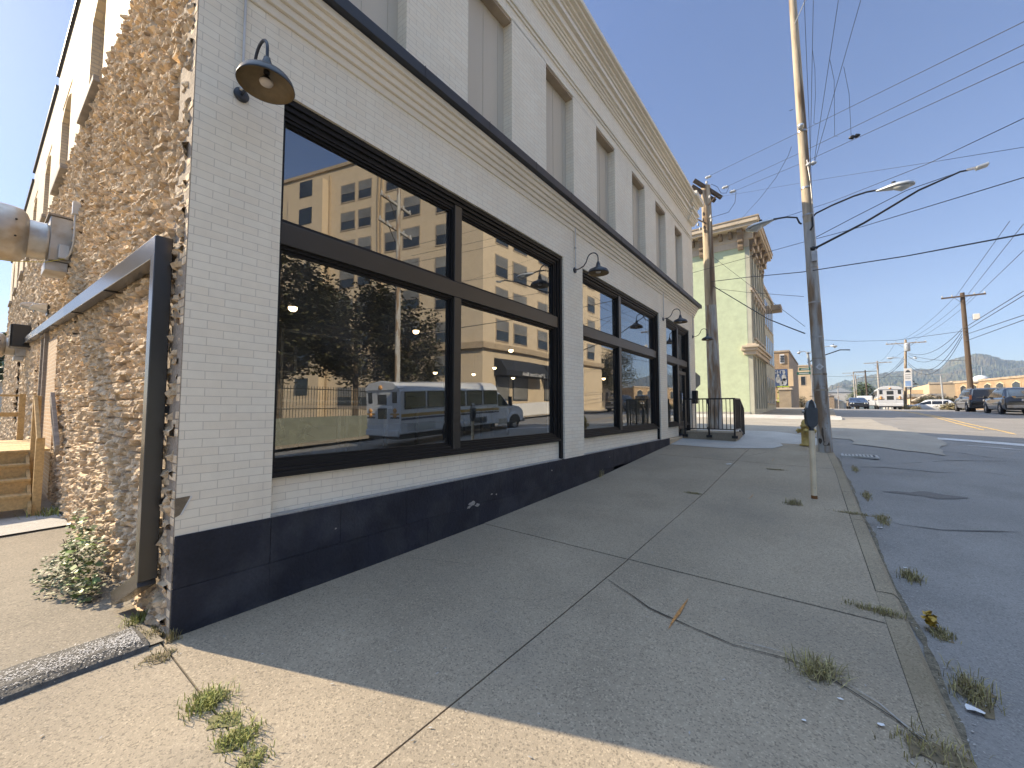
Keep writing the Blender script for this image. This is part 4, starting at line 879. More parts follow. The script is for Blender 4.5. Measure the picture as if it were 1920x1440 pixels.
mb = MB(); rnd = random.Random(6)
for k in range(16): z = rnd.uniform(1.1, 2.4); a = rnd.uniform(-2.4, -.7); q = onpole(z)+Vector((math.cos(a)*prad(z), math.sin(a)*prad(z), 0)); mb.box(q.x-.006, q.x+.006, q.y-.006, q.y+.006, z-.009, z+.009)
mb.build('staples', M['rust'], t)
mb = MB(); rnd = random.Random(16)
for (a0, z0, w, h) in [(-1.75, .98, .18, .16), (-1.3, .72, .5, .06), (-2.2, .78, .3, .09), (-1.7, .86, .12, .14)]:
    n = 9; P = []
    for k in range(n): an = 2*math.pi*k/n; rr = rnd.uniform(.7, 1.2); aa = a0+math.cos(an)*w*rr; zz = z0+math.sin(an)*h*rr; q = onpole(zz); P.append((q.x+math.cos(aa)*(prad(zz)+.003), q.y+math.sin(aa)*(prad(zz)+.003), zz))
    mb.add(P, [tuple(range(n))])
mb.build('peeled_patch', M['pole_dark'], t)
for z in (1.9, 3.0, 9.6): q = onpole(z); MB().tube([q+Vector((-.16, -.02, 0)), q+Vector((-.24, -.02, 0))], .008, 6).build('bolt', M['black'], t)
# right luminaire, left luminaire, long arm
py = 12.0
def pth(pts, Y): return [atY(x, y, Y) for x, y in pts]
MB().tube(pth([(1519, 432), (1524, 424), (1523, 408), (1530, 400), (1560, 385), (1600, 368), (1625, 360), (1647, 356)], py), .022, 10).build('lamp_arm', M['black'], t)
cobra('a', atY(1643, 359, py), atY(1716, 343, py-.2), t, 1.0)
MB().tube(pth([(1503, 420), (1499, 418), (1494, 408), (1475, 407), (1450, 411)], py), .022, 10).build('lamp_arm', M['black'], t)
cobra('b', atY(1451, 412, py), atY(1399, 434, py+.2), t, 1.05)
MB().tube(pth([(1527, 466), (1620, 418), (1722, 357), (1800, 322), (1815, 319)], py), [.03, .027, .024, .02, .018], 10).build('long_arm', M['black'], t)
MB().tube(pth([(1524, 448), (1600, 408), (1700, 357), (1803, 321)], py+.05), .008, 6).build('stay_rod', M['black'], t)
MB().bar(atY(1812, 319, py), atY(1832, 314, py), .05, .04).build('arm_clamp', M['galv_dull'], t); MB().bar(atY(1830, 316, py), atY(1853, 308, py), .17, .05).build('flat_lamp', M['lum'], t, bevel=.01)
q = atY(1524, 466, py); MB().lathe([(0, -.05), (.04, -.05), (.06, 0), (.03, .10), (0, .10)], q, 12, 'X').build('arm_bracket', M['black'], t)
# second pole with double crossarms, by the building corner
bq = Vector((.42, 15.75, T(.3, 15.7)-.1)); tq = atY(1323, 350, 15.85)
t = thing('utility_pole', 'wooden utility pole with crossarms between the white building and the green wall', 'utility pole')
mb = MB(); mb.tube([bq, bq+(tq-bq)*.25, bq+(tq-bq)*.5], [.235, .215, .195], 24); mb.build('lower_shaft', M['pole_grey'], t)
mb = MB(); mb.tube([bq+(tq-bq)*.5, bq+(tq-bq)*.75, tq], [.195, .18, .165], 24); mb.build('upper_shaft', M['pole'], t)
Yp = 15.6
for (a, b) in [((1301, 338), (1353, 371)), ((1297, 349), (1341, 377))]: MB().bar(atY(*a, Yp-.1), atY(*b, Yp+.5), .11, .13).build('crossarm', M['pole_dark'], t, bevel=.01)
for (a, b) in [((1303, 353), (1316, 380)), ((1342, 368), (1328, 385)), ((1296, 405), (1317, 416))]: MB().bar(atY(*a, Yp), atY(*b, Yp), .05, .04).build('brace', M['pole_dark'], t)
for q in [(1306, 398), (1303, 408), (1309, 424), (1333, 409), (1334, 416), (1313, 432), (1331, 372), (1325, 345)]: insul(atY(*q, Yp), s=.9, par=t)
# ---------------------------------------------------------------- poles along the far street
def simplepole(base, top, r, label, m='pole', arm=None, name='utility_pole', grp=None, ins=4):
    t = thing(name, label, 'utility pole', base, 0, grp); base = Vector(base); top = Vector(top)-base
    MB().tube([(0, 0, -.5), tuple(top*.5), tuple(top)], [r, r*.85, r*.7], 14).build('shaft', M[m], t)
    if arm:
        for z, l, ang in arm:
            c = top*((z)/top.z); d = Vector((math.cos(ang), math.sin(ang), 0))*l; MB().bar(c-d+Vector((0, -r, 0)), c+d+Vector((0, -r, 0)), .12, .12).build('crossarm', M['pole_dark'] if m == 'pole_dark' else M['pole_grey'], t)
            for k in (-.95, -.5, .5, .95)[:ins]: insul(c+d*k+Vector((0, -r, .06)), s=1.1, par=t)
            for sg in (-1, 1): MB().bar(c+d*sg*.45+Vector((0, -r-.02, 0)), c+Vector((0, -r-.02, -.7)), .04, .02).build('brace', M['pole_dark'], t)
    return t
P1b = Vector((13.75, 52, R(13.7, 52))); P1t = atY(1804, 549, 51.8)
t = simplepole(P1b, P1t, .21, 'dark wooden utility pole with one crossarm behind the black parked vehicle', 'pole_dark', [(P1t.z-P1b.z-.35, 1.35, rad(0))])
MB().box(.35, .75, -.25, .05, 8.0, 8.5).build('meter_box', M['white'], t, bevel=.03); MB().bar((.1, 0, 8.2), (.4, -.1, 8.3), .03, .03).build('bracket', M['galv'], t)
P2b = Vector((11.5, 70.5, R(11.5, 70))); P2t = atY(1698, 637, 70.5)
t = simplepole(P2b, P2t, .17, 'pale utility pole with crossarm, transformer and twin lamps beside the bus rear', 'pole', [(P2t.z-P2b.z-.45, 1.9, rad(5))])
MB().lathe([(0, 0), (.28, 0), (.30, .05), (.30, .9), (.26, 1.0), (0, 1.05)], (.45, -.3, 7.3), 18).build('transformer', M['lum'], t)
for sg, (x0, x1, x2, y) in ((-1, (1699, 1685, 1662, 671)), (1, (1702, 1712, 1720, 671))):
    loc = lambda p: atY(*p, 70.3)-P2b
    MB().tube([loc((x0, y+3)), loc(((x0+x1)/2, y+1)), loc((x1, y))], .03, 8).build('lamp_arm', M['lum'], t)
    cobra('', loc((x1, y)), loc((x2, y+1)), t, 1.3)
# bus stop sign on that pole
p0 = atY(1709, 720, 69.8); s = thing('bus_stop_sign', 'white and blue bus stop sign fixed on the pale pole right of the bus', 'sign', atY(1702.5, 711, 69.8)); s.scale = (.6, .6, .85)
MB().box(-.55, .62, -.03, 0, -1.15, 1.6).build('sign_panel', M['white'], s, bevel=.02)
MB().prism([(-.40+.9*k/12, 1.0+.36*math.sin(math.pi*k/12)) for k in range(13)], -.036, -.031, 'Y').build('bus_emblem', M['meter'], s)
for z in (.62, .3, .05): MB().box(-.40, .4, -.036, -.031, z, z+.07).build('text_line', M['meter'], s)
MB().box(-.45, .45, -.035, -.031, -1.0, -.25).build('blue_panel', mat('pale blue print', (.25, .38, .62), .4), s)
def farpole(pxt, pyt, pxb, pyb, Y, hw, label, m='pole_grey', r=.17, grp=None):
    tp = atY(pxt, pyt, Y); bt = atY(pxb, pyb, Y); bt.z = min(bt.z, R(bt.x, Y)+.0) if False else R(min(bt.x, 15), Y)-.1
    return simplepole(bt, tp, r, label, m, [(tp.z-bt.z-.3, hw, 0)], grp=grp, ins=0)
farpole(1645, 677, 1648, 720, 92, 1.8, 'pale utility pole rising just behind the bus roof')
farpole(1622, 694, 1627, 740, 112, 1.9, 'dark utility pole between the oncoming coupe and the bus', 'pole_dark')
farpole(1600, 697, 1603, 745, 135, 2.2, 'left of a pair of far utility poles behind the coupe')
farpole(1604, 702, 1607, 745, 150, 2.2, 'right of a pair of far utility poles behind the coupe')
farpole(1571, 724, 1572, 750, 210, 1.2, 'tiny thin utility pole far down the street left of the coupe')
t = thing('parking_lot_lamp', 'grey lot lamp pole with two box heads in front of the tan warehouse', 'lamp post', atY(1768, 740, 82)); h = (atY(1764, 702, 82)-atY(1768, 740, 82)).z
MB().tube([(0, 0, -1.5), (-.1, 0, h)], .10, 10).build('shaft', M['lum'], t); MB().box(-.8, .6, -.1, .1, h-.1, h+.1).build('lamp_heads', M['lum'], t)
t = thing('goose_lot_lamp', 'thin dark curved lamp right of the pale pole', 'lamp post', atY(1708, 768, 80)); q = lambda x, y: atY(x, y, 80)-atY(1708, 768, 80)
MB().tube([q(1708, 768), q(1707, 718), q(1708, 715), q(1712, 714), q(1715, 717)], .06, 8).build('shaft', M['black'], t); MB().lathe([(0, 0), (.4, 0), (.1, .2), (0, .25)], q(1716, 721), 12).build('shade', M['black'], t)
t = thing('street_lamp', 'far cobra street lamps seen left and right of the leaning pole', 'street lamp', (2.9, 48, T(3, 48)))
loc = lambda x, y: atY(x, y, 48)-Vector((2.9, 48, T(3, 48)))
MB().tube([(0, 0, 0), loc(1514, 660)], .10, 10).build('shaft', M['lum'], t)
MB().tube([loc(1514, 662), loc(1508, 658), loc(1503, 660)], .04, 8).build('arm', M['lum'], t); cobra('', loc(1504, 659), loc(1495, 663), t, 1.3)
MB().tube([loc(1514, 662), loc(1540, 651), loc(1556, 649)], .04, 8).build('arm', M['lum'], t); cobra('', loc(1556, 649), loc(1570, 650), t, 1.3)
MB().tube([loc(1514, 680), loc(1540, 668), loc(1575, 656), loc(1594, 656)], .05, 8).build('arm', M['black'], t)
# signs
t = thing('stop_sign', 'octagonal stop sign seen from behind at the corner of the white building', 'road sign', (-.36, 15.4, T(0, 15.3)))
zc = 2.62-T(0, 15.3); MB().tube([(0, 0, 0), (0, 0, zc+.3)], .03, 8).build('post', M['sign_grey'], t)
MB().prism([(.40*math.cos(a)+.0, zc+.40*math.sin(a)) for a in [math.pi/8+k*math.pi/4 for k in range(8)]], -.035, -.031, 'Y').build('sign_plate', M['sign_grey'], t)
t = thing('street_name_sign', 'pair of green street name blades beside the leaning pole', 'street sign', (2.9, 27.8, T(2, 28)))
loc = lambda x, y: atY(x, y, 27.8)-Vector((2.9, 27.8, T(2, 28)))
MB().tube([(loc(1521, 700).x, 0, 0), loc(1521, 686)], .03, 8).build('post', M['sign_grey'], t)
a = loc(1498, 690); b = loc(1521, 694); s = MB().box(a.x, b.x, -.01, .01, b.z, a.z).build('upper_blade', M['sign_green'], t); MB().box(a.x+.1, b.x-.1, -.014, -.011, b.z+.05, a.z-.05).build('lettering', M['lum'], s)
a = loc(1494, 698); b = loc(1521, 702); s = MB().box(a.x, b.x, -.01, .01, b.z, a.z).build('lower_blade', M['sign_green'], t); MB().box(a.x+.1, b.x-.1, -.014, -.011, b.z+.05, a.z-.05).build('lettering', M['lum'], s)
# ---------------------------------------------------------------- wires
def wire(pts, label, r=.009, sag=0, m='wire', name='overhead_wire', grp=None):
    r *= .72
    P = [Vector(p) for p in pts]
    if len(P) == 2 and sag:
        a, b = P; P = [a+(b-a)*k/16-Vector((0, 0, sag*4*(k/16)*(1-k/16))) for k in range(17)]
    o = MB().tube(P, r, 5).build(name, M[m]); tag(o, label, 'wire', grp); return o
A = lambda x, y, Y: atY(x, y, Y)
wire([A(1330, 330, 15.6), A(1519, 238, 13.5), A(1919, 41, 7)], 'uppermost wire running from the crossarm pole to the top right', .008)
wire([A(1365, 349, 15.7), A(1508, 283, 13.6), A(1919, 84, 7)], 'second of three parallel wires rising to the top right', .008)
wire([A(1380, 357, 15.9), A(1510, 303, 13.6), A(1919, 116, 7)], 'third of three parallel wires rising to the top right', .008)
wire([A(1338, 371, 15.9), A(1420, 357, 15), A(1560, 333, 12), A(1740, 305, 9), A(1919, 276, 7)], 'very thin wire crossing above the street lamps', .005)
wire([A(1400, 430, 13), A(1560, 378, 12), A(1740, 307, 9), A(1919, 222, 7)], 'wire passing just above the right street lamp', .008)
wire([A(1290, 514, 15.6), A(1503, 455, 12.6), A(1620, 424, 11), A(1919, 333, 7)], 'wire crossing the street below the long lamp arm', .010)
wire([A(1334, 528, 15.6), A(1400, 520, 14.5), A(1505, 510, 12.3), A(1700, 480, 10), A(1919, 439, 7)], 'lowest thick wire crossing the street', .016)
wire([A(1337, 536, 15.6), A(1380, 562, 15), A(1440, 598, 14), A(1480, 614, 13), A(1509, 625, 12.2)], 'thick sagging cable from the crossarm pole to the leaning pole', .022)
wire([A(1332, 478, 15.7), A(1400, 530, 14.5), A(1509, 612, 12.2)], 'thin cable slanting from the crossarm pole to the leaning pole', .008)
wire([A(1340, 541, 15.7), A(1400, 548, 15), A(1507, 556, 12.3)], 'thin cable running flat across the green wall', .009)
wire([A(1484, 275, 12.3), A(1478, 292, 12.6), A(1455, 333, 13), A(1425, 372, 14), A(1392, 408, 20), A(1360, 445, 27)], 'wire slanting down left from the pole clamp to the green building', .008)
wire([A(1508, 0, 9), A(1520, 305, 11.9), A(1524, 400, 12)], 'leftmost of the wires hanging down beside the pole', .007)
wire([A(1525, 0, 9), A(1519, 310, 11.9), A(1519, 400, 12)], 'second wire hanging down beside the pole', .007)
wire([A(1572, 0, 8.5), A(1527, 300, 11.8)], 'third wire converging on the pole insulator', .007)
wire([A(1614, 0, 8.5), A(1528, 302, 11.8)], 'rightmost wire converging on the pole insulator', .007)
wire([A(1523, 90, 10), A(1528, 130, 10.5), A(1529, 180, 11), A(1526, 231, 12), A(1534, 232, 12.2)], 'left drop loop between the high wires', .006)
wire([A(1556, 112, 10), A(1564, 150, 10.5), A(1565, 255, 12), A(1571, 256, 12.2)], 'middle drop loop between the high wires', .006)
wire([A(1582, 125, 10), A(1592, 175, 10.8), A(1596, 257, 12), A(1602, 256, 12.2)], 'right drop loop between the high wires', .006)
wire([A(1510, 0, 9.5), A(1490, 45, 11.9)], 'short pale brace wire at the top of the leaning pole', .014, m='wire_lt')
wire([A(1333, 345, 15.7), A(1345, 350, 15.7), A(1352, 362, 15.7), A(1362, 362, 15.7), A(1366, 352, 15.7)], 'curled jumper wire at the crossarm', .012)
wire([A(1380, 360, 15.8), A(1378, 380, 15.8), A(1366, 398, 15.8), A(1333, 408, 15.8)], 'long hanging jumper loop right of the crossarm pole', .012)
for k, q in enumerate([(1328, 332), (1360, 351), (1374, 359), (1602, 256), (1521, 307)]):
    o = MB().lathe([(0, -.12), (.03, -.10), (.06, -.03), (.03, 0), (.06, .03), (.03, .10), (0, .12)], A(*q, [15.6, 15.7, 15.9, 12.2, 11.9][k]), 10, 'X').build('line_insulator', M['wire_lt'] if k != 3 else M['black'])
    tag(o, ['first strain insulator above the crossarm', 'second strain insulator right of the crossarm', 'third strain insulator right of the crossarm', 'dark clamp where the right drop loop meets the wire', 'cluster of pale insulators beside the leaning pole'][k], 'insulator')
g = 'lines strung between the far street poles'
for i, (a, ya, b, yb) in enumerate([((1692, 637), 70, (1795, 552), 52), ((1702, 637), 70, (1818, 552), 52), ((1716, 637), 70, (1835, 550), 52), ((1650, 677), 92, (1680, 640), 70.5), ((1655, 679), 92, (1716, 640), 70.5), ((1627, 695), 112, (1652, 680), 92)]):
    wire([A(*a, ya), A(*b, yb)], ['left thin line from the pale pole up to the dark pole crossarm', 'middle thin line from the pale pole up to the dark pole crossarm', 'right thin line from the pale pole up to the dark pole crossarm', 'left thin line behind the bus between two far poles', 'right thin line behind the bus between two far poles', 'farthest thin line between the two small poles behind the coupe'][i], .018, .4, grp=g)
for i, (x, y, X2, Y2) in enumerate([(1795, 552, 1893, 415), (1815, 552, 1919, 420), (1836, 550, 1919, 470)]): wire([A(x, y, 52), A(X2, Y2, 30)], ['left line rising from the dark pole crossarm to the right edge', 'middle line rising from the dark pole crossarm to the right edge', 'right line rising from the dark pole crossarm to the right edge'][i], .02, grp=g)
for i, (a, b) in enumerate([((1806, 616), (1919, 546)), ((1807, 622), (1919, 554)), ((1808, 628), (1919, 591)), ((1809, 640), (1919, 600))]): wire([A(*a, 52), A(*b, 34)], ['topmost', 'second', 'third', 'lowest'][i]+' cable leaving the dark pole to the right edge', .03, grp='cables right of the dark pole')
for i, (a, b, s) in enumerate([((1703, 662), (1804, 616), 1.0), ((1703, 668), (1804, 620), 1.6), ((1703, 680), (1804, 626), 2.0), ((1703, 683), (1804, 632), 2.2), ((1704, 665), (1812, 675), .3)]): wire([A(*a, 70.4), A(*b, 52)], ['topmost sagging cable', 'second sagging cable', 'third sagging cable', 'most deeply sagging cable', 'nearly straight level cable'][i]+' between the pale pole and the dark pole', .03, s, grp='cables between the two far poles')
for i, (a, b) in enumerate([((1650, 700), (1698, 664)), ((1650, 704), (1698, 668)), ((1625, 715), (1698, 674))]): wire([A(*a, 92), A(*b, 70.6)], ['upper', 'middle', 'lower'][i]+' low cable coming to the pale pole from behind the bus', .03, .8, grp='low cables beyond the pale pole')
wire([A(1536, 637, 60), A(1600, 640, 64), A(1680, 638, 70), A(1804, 621, 52)], 'wire running level across the far street above the bus', .03)
wire([A(1540, 705, 90), A(1640, 708, 90), A(1700, 705, 70.6)], 'faint level wire above the coupe', .03)
# ---------------------------------------------------------------- green building
GZ = 1.1; GY = 29.5; GH = 13.2
t = thing('green_building', 'tall mint green building with bracketed cream cornice across the side street', 'building')
MB().box(-24, -.25, GY, GY+.3, 0, GH).build('green_side_wall', M['green_wall'], t)
MB().box(-24, -.3, GY+.3, GY+7.6, 0, GH-.2).build('building_core', M['grey_green'], t)
# street front with openings built from piers
floors = [(1.55, 5.0), (6.3, 9.1), (9.7, 12.2)]
fy0, fy1 = GY+.01, GY+7.6
mb = MB(); mb.box(-.25, 0, fy0, fy0+.7, 0, GH); mb.box(-.25, 0, fy1-.5, fy1, 0, GH)
zs = [1.0, 1.55, 5.0, 6.3, 9.1, 9.7, 12.2, GH]
for a, b in ((0, 1.55), (5.0, 6.3), (9.1, 9.7), (12.2, GH)): mb.box(-.25, 0, fy0+.7, fy1-.5, a, b)
for z0, z1 in floors:
    n = 5
    for k in range(n+1):
        y = fy0+.7+(fy1-fy0-1.2)*k/n; mb.box(-.25, .0, y-.22, y+.22, z0, z1)
mb.build('front_wall', M['grey_green'], t)
mb = MB(); mb.box(-.24, -.2, fy0+.7, fy1-.5, 1.5, 12.3); mb.build('window_glazing', M['far_glass'], t)
for z0, z1 in floors:
    n = 5
    for k in range(n):
        y0 = fy0+.7+(fy1-fy0-1.2)*k/n+.22; y1 = fy0+.7+(fy1-fy0-1.2)*(k+1)/n-.22
        fr_ = MB(); c = (y0+y1)/2; fr_.box(-.19, -.10, y0, y0+.06, z0, z1); fr_.box(-.19, -.10, y1-.06, y1, z0, z1); fr_.box(-.19, -.17, y0, y1, (z0+z1)/2-.03, (z0+z1)/2+.03)
        if z0 > 5: fr_.box(-.19, .14, y0-.12, y1+.12, z1-.04, z1+.16); fr_.box(-.1, .10, y0-.08, y1+.08, z0-.14, z0)
        if z0 > 5: fr_.box(-.1, .10, y0-.12, y0+.02, z1-.35, z1-.04); fr_.box(-.1, .10, y1-.02, y1+.12, z1-.35, z1-.04)
        fr_.build('window_frame', M['beige_old'] if z0 < 6 else M['cream'], t)
mb = MB(); mb.box(-.5, .22, GY-.16, fy1-.2, 5.05, 5.30); mb.box(-.62, .32, GY-.30, fy1-.2, 5.30, 5.48); mb.box(-.55, .42, GY-.42, fy1-.2, 5.48, 5.62); mb.box(-.30, .25, GY-.22, fy1-.2, 5.62, 5.75); mb.build('shopfront_cornice', M['cream'], t, bevel=.02)
mb = MB(); mb.box(-.05, .08, GY+.0, fy1, 9.25, 9.42); mb.build('string_course', M['cream'], t)
mb = MB(); mb.box(-24.4, .55, GY-.8, fy1+.1, GH+.05, GH+.25); mb.box(-24.5, .65, GY-.9, fy1+.2, GH+.25, GH+.52); mb.box(-24, .25, GY-.12, fy1, GH-.55, GH+.05); mb.build('roof_cornice', M['cream'], t, bevel=.02)
MB().box(-24.5, .69, GY-.94, fy1+.24, GH+.52, GH+.60).build('roof_edge', M['beige_old'], t)
mb = MB(); mb.box(-24, -.0, GY-.06, GY+.02, GH-1.0, GH-.5); mb.build('frieze_board', M['cream'], t)
def bracket(x, y, ax, big):
    k = MB(); h = 1.25 if big else .38; o = .50 if big else .36
    prof = [(0, GH+.04), (o, GH+.04), (o, GH-.18), (o*.75, GH-.30)]+([(o*.6, GH-.55), (o*.62, GH-.75), (o*.35, GH-.85), (o*.42, GH-1.05), (o*.3, GH-h), (0, GH-h)] if big else [(o*.5, GH-h), (0, GH-h)])
    w = .16 if big else .11
    if ax == 'Y': k.prism([(y-u-.05, v) for u, v in prof], x-w, x+w, 'X')
    else: k.prism([(u-.02, v) for u, v in prof], y-w, y+w, 'Y')
    k.build('bracket', M['beige_dark'], t, bevel=.02)
for k in range(9):
    x = -.45-k*2.35; bracket(x, GY-.08, 'Y', True)
    for j in (1, 2, 3): bracket(x-j*.59, GY-.08, 'Y', False)
for k in range(5):
    y = GY+.3+k*1.5; bracket(0, y, 'X', True); bracket(0, y+.69, 'X', False)
MB().box(-9, -4.5, GY+3, GY+6, GH, GH+2.2).build('roof_shed', M['green_wall'], t)
MB().box(-23.9, -.26, GY-.03, GY+.02, .8, 1.35).build('base_band', M['pale_conc'], t)
# neighbours north of it
def block(name, label, x0, x1, y0, y1, h, m, wins=(), top=None, z0=-1.5, winmat='far_glass', trim='cream', cat='building'):
    t = thing(name, label, cat); MB().box(x0, x1, y0, y1, z0, h).build('walls', M[m], t); MB().box(x0-.12, x1+.12, y0-.12, y1+.12, h, h+.25).build('parapet', M[top or trim], t)
    for (face, a, b, za, zb) in wins:
        if face == 'S': f = MB().box(a-.1, b+.1, y0-.05, y0+.02, za-.1, zb+.1); g2 = MB().box(a, b, y0-.07, y0-.051, za, zb)
        elif face == 'E': f = MB().box(x1-.02, x1+.05, a-.1, b+.1, za-.1, zb+.1); g2 = MB().box(x1+.051, x1+.07, a, b, za, zb)
        else: f = MB().box(x0-.05, x0+.02, a-.1, b+.1, za-.1, zb+.1); g2 = MB().box(x0-.07, x0-.051, a, b, za, zb)
        f = f.build('window', M[trim], t); g2.build('pane', M[winmat], f)
    return t
block('row_building', 'narrow grey green building with projecting cornice beyond the green building', -12, -.12, 37.2, 45, 11.3, 'grey_green', [('E', 37.9+k*1.3, 38.6+k*1.3, z, z+2.1) for k in range(5) for z in (2.0, 5.4, 8.4)])
rb = bpy.data.objects['row_building']; MB().box(-1.5, .65, 43.6, 45.2, 10.6, 11.1).build('cornice_end', M['beige_old'], rb, bevel=.03)
t = block('brick_building', 'brown brick building with one white window and a painted mural', -9, -.55, 72, 96, 9.9, 'brown_brick', [], trim='beige_old')
q = lambda x, y: atY(x, y, 71.9)
def panel(t, name, a, b, m, dy=.0, Y=71.9): 
    A_, B_ = atY(*a, Y-dy), atY(*b, Y-dy); return MB().box(A_.x, B_.x, Y-dy-.03, Y-dy+.02, B_.z, A_.z).build(name, M[m] if isinstance(m, str) else m, t)
f = panel(t, 'window', (1461.5, 664.5), (1471, 681), 'white'); 
for i in range(3):
    for j in range(3): panel(f, 'pane', (1463+i*2.5, 666.5+j*4.6), (1464.9+i*2.5, 670.2+j*4.6), 'car_glass', .04)
panel(t, 'side_plaster', (1477, 692), (1488, 724), 'tan_stucco')
mu = panel(t, 'mural', (1450, 693), (1477.5, 724), mat('mural blue', (.035, .07, .17), .6, var=.5, vs=.6))
def text(s, name, m, par, loc, rot, size, ext=.01, align='CENTER', sx=1):
    cu = bpy.data.curves.new(name, 'FONT'); cu.body = s; cu.size = size; cu.extrude = ext; cu.align_x = align; cu.align_y = 'CENTER'
    o = bpy.data.objects.new(name+'_tmp', cu); C.collection.objects.link(o); dg = bpy.context.evaluated_depsgraph_get(); me = bpy.data.meshes.new_from_object(o.evaluated_get(dg))
    bpy.data.objects.remove(o); me.materials.clear(); me.materials.append(m); n = bpy.data.objects.new(name, me); C.collection.objects.link(n); n.location = loc; n.rotation_euler = rot; n.scale = (sx, 1, 1); n.parent = par; return n
p0 = q(1463, 698); text('NIGHT', 'mural_lettering', M['lum'], mu, (p0.x-.6, 71.83, p0.z), (math.pi/2, 0, 0), .75)
mb = MB()
for (x, y, r) in [(1459, 704, .18), (1470, 698, .2), (1459, 712, .4), (1470, 708, .38), (1471, 716, .42), (1465, 719, .3)]:
    c = q(x, y); mb.prism([(c.x+r*math.cos(a)*(.8), c.z+r*1.3*math.sin(a)) for a in [k*math.pi/6 for k in range(12)]], 71.83, 71.85, 'Y')
mb.build('mural_shapes', mat('mural pale figures', (.25, .27, .28), .6, var=.5, vs=3), mu)
# yellow panel in front on a frame
t = thing('yellow_notice_board', 'pale board with green lines and black lettering under the mural', 'sign', (0, 0, 0))
pn = panel(t, 'board', (1457, 724), (1480, 753), mat('board cream', (.50, .42, .25), .6), Y=70)
for a, b in [((1457, 724), (1480, 725)), ((1479, 724), (1480.4, 753)), ((1457, 734.5), (1479, 735.5)), ((1459, 740.5), (1478, 741.3)), ((1457, 746), (1479, 747)), ((1476, 740), (1477, 748)), ((1460, 727), (1461.5, 753)), ((1467, 724), (1468.5, 753)), ((1457, 752), (1480, 753.4))]: panel(pn, 'green_line', a, b, mat('lime green', (.30, .42, .03), .6, var=0), .05, Y=70)
p0 = atY(1468, 729, 69.9); text('Tpitoy', 'board_lettering', M['black'], pn, (p0.x, p0.y, p0.z), (math.pi/2, 0, 0), .62, sx=1.1)
p0 = atY(1462.5, 735, 69.9); text('co', 'board_lettering', M['black'], pn, (p0.x, p0.y, p0.z), (math.pi/2, 0, 0), .55, sx=1.3)
block('dark_shed', 'dark shed wall under the notice board', -3.9, -1.7, 70.3, 71.8, 2.6, 'pole_dark')  # walls in one even dark colour
block('stone_pier_house', 'small grey house front with sloping awning beyond the mural building', -1.75, -.3, 69.5, 71.9, 4.2, 'galv_dull' if False else 'sidewalk')
block('tan_tower_building', 'narrow tan brick building far along the left side', -3, 1.2, 118, 130, 11.5, 'tan_stucco', [('S', -1, -.2, 7, 9)], z0=-8)
block('blue_grey_building', 'small blue grey shop far along the left side', -2, 4.2, 140, 155, 4.8, 'lum', [], z0=-8)
block('white_far_building', 'white block building left of the coupe far down the street', 19, 26, 168, 190, 7.0, 'far_white', [('W', 172, 175, 0, 2), ('W', 180, 183, 0, 2)], z0=-14)
block('tan_far_building', 'tan brick building beyond the white block far down the street', 34, 44, 178, 200, 9.5, 'tan_stucco', [], z0=-14)
rnd = random.Random(33)
for i in range(20):
    Y = rnd.uniform(230, 430); px = 1506+i*3.6+rnd.uniform(-1.5, 1.5); y1 = rnd.uniform(735, 757) if i > 3 else rnd.uniform(750, 760); a = atY(px, y1, Y); wd = rnd.uniform(6, 12)
    tt = thing('distant_house', 'one of the tiny tan and white houses crowding the far end of the street', 'house', (a.x, Y, -20), rnd.uniform(-.2, .2), 'tiny houses at the far end of the street')
    MB().box(-wd/2, wd/2, 0, wd, 0, a.z+20).build('walls', M[rnd.choice(['tan_stucco', 'cream', 'far_white', 'brown_brick', 'beige_old'])], tt)
    MB().prism([(-wd/2-.4, a.z+20), (wd/2+.4, a.z+20), (0, a.z+20+wd*.25)], -.3, wd+.3, 'Y').build('roof', M[rnd.choice(['lum', 'old_wood', 'pole_grey'])], tt)
# warehouse row on the right
W1 = atY(1790, 719, 100); W2 = atY(1990, 700, 80)
t = thing('brown_warehouse', 'long brown brick warehouse with arched windows behind the parked vehicles', 'building')
dx, dy = (W2.x-W1.x), (W2.y-W1.y); LW = math.hypot(dx, dy); ang = math.atan2(dy, dx); t.location = (W1.x, W1.y, 0); t.rotation_euler = (0, 0, ang)
MB().box(0, LW, 0, 25, -3, W1.z).build('walls', M['brown_brick'], t); MB().box(-.1, LW+.1, -.12, .2, W1.z, W1.z+.3).build('parapet', M['beige_old'], t)
for k in range(14):
    x = 1.6+k*2.55+(k//2)*.55
    if x > LW-2: break
    zb = 3.6; f = MB().prism([(x-.1, zb-.1), (x+1.5, zb-.1), (x+1.5, zb+1.5), (x+.7, zb+1.85), (x-.1, zb+1.5)], -.08, .02, 'Y').build('arched_window', M['tan_stucco'], t)
    MB().prism([(x, zb), (x+1.4, zb), (x+1.4, zb+1.4), (x+.7, zb+1.7), (x, zb+1.4)], -.10, -.081, 'Y').build('pane', M['far_glass'], f)
a, b = atY(1738, 721, 108), atY(1792, 719, 104)
t = thing('tan_warehouse', 'plain tan brick wing left of the brown warehouse', 'building'); MB().box(a.x, b.x+2, 106, 125, -3, a.z).build('walls', M['tan_stucco'], t); MB().box(a.x-.1, b.x+2, 105.9, 106.2, a.z, a.z+.3).build('parapet', M['cream'], t)
a, b = atY(1706, 731, 112), atY(1742, 729, 112)
t = thing('low_tan_building', 'low tan building with flat dark roof edge behind the white parked van', 'building'); MB().box(a.x, b.x+10, 112, 125, -3, a.z).build('walls', M['tan_stucco'], t)
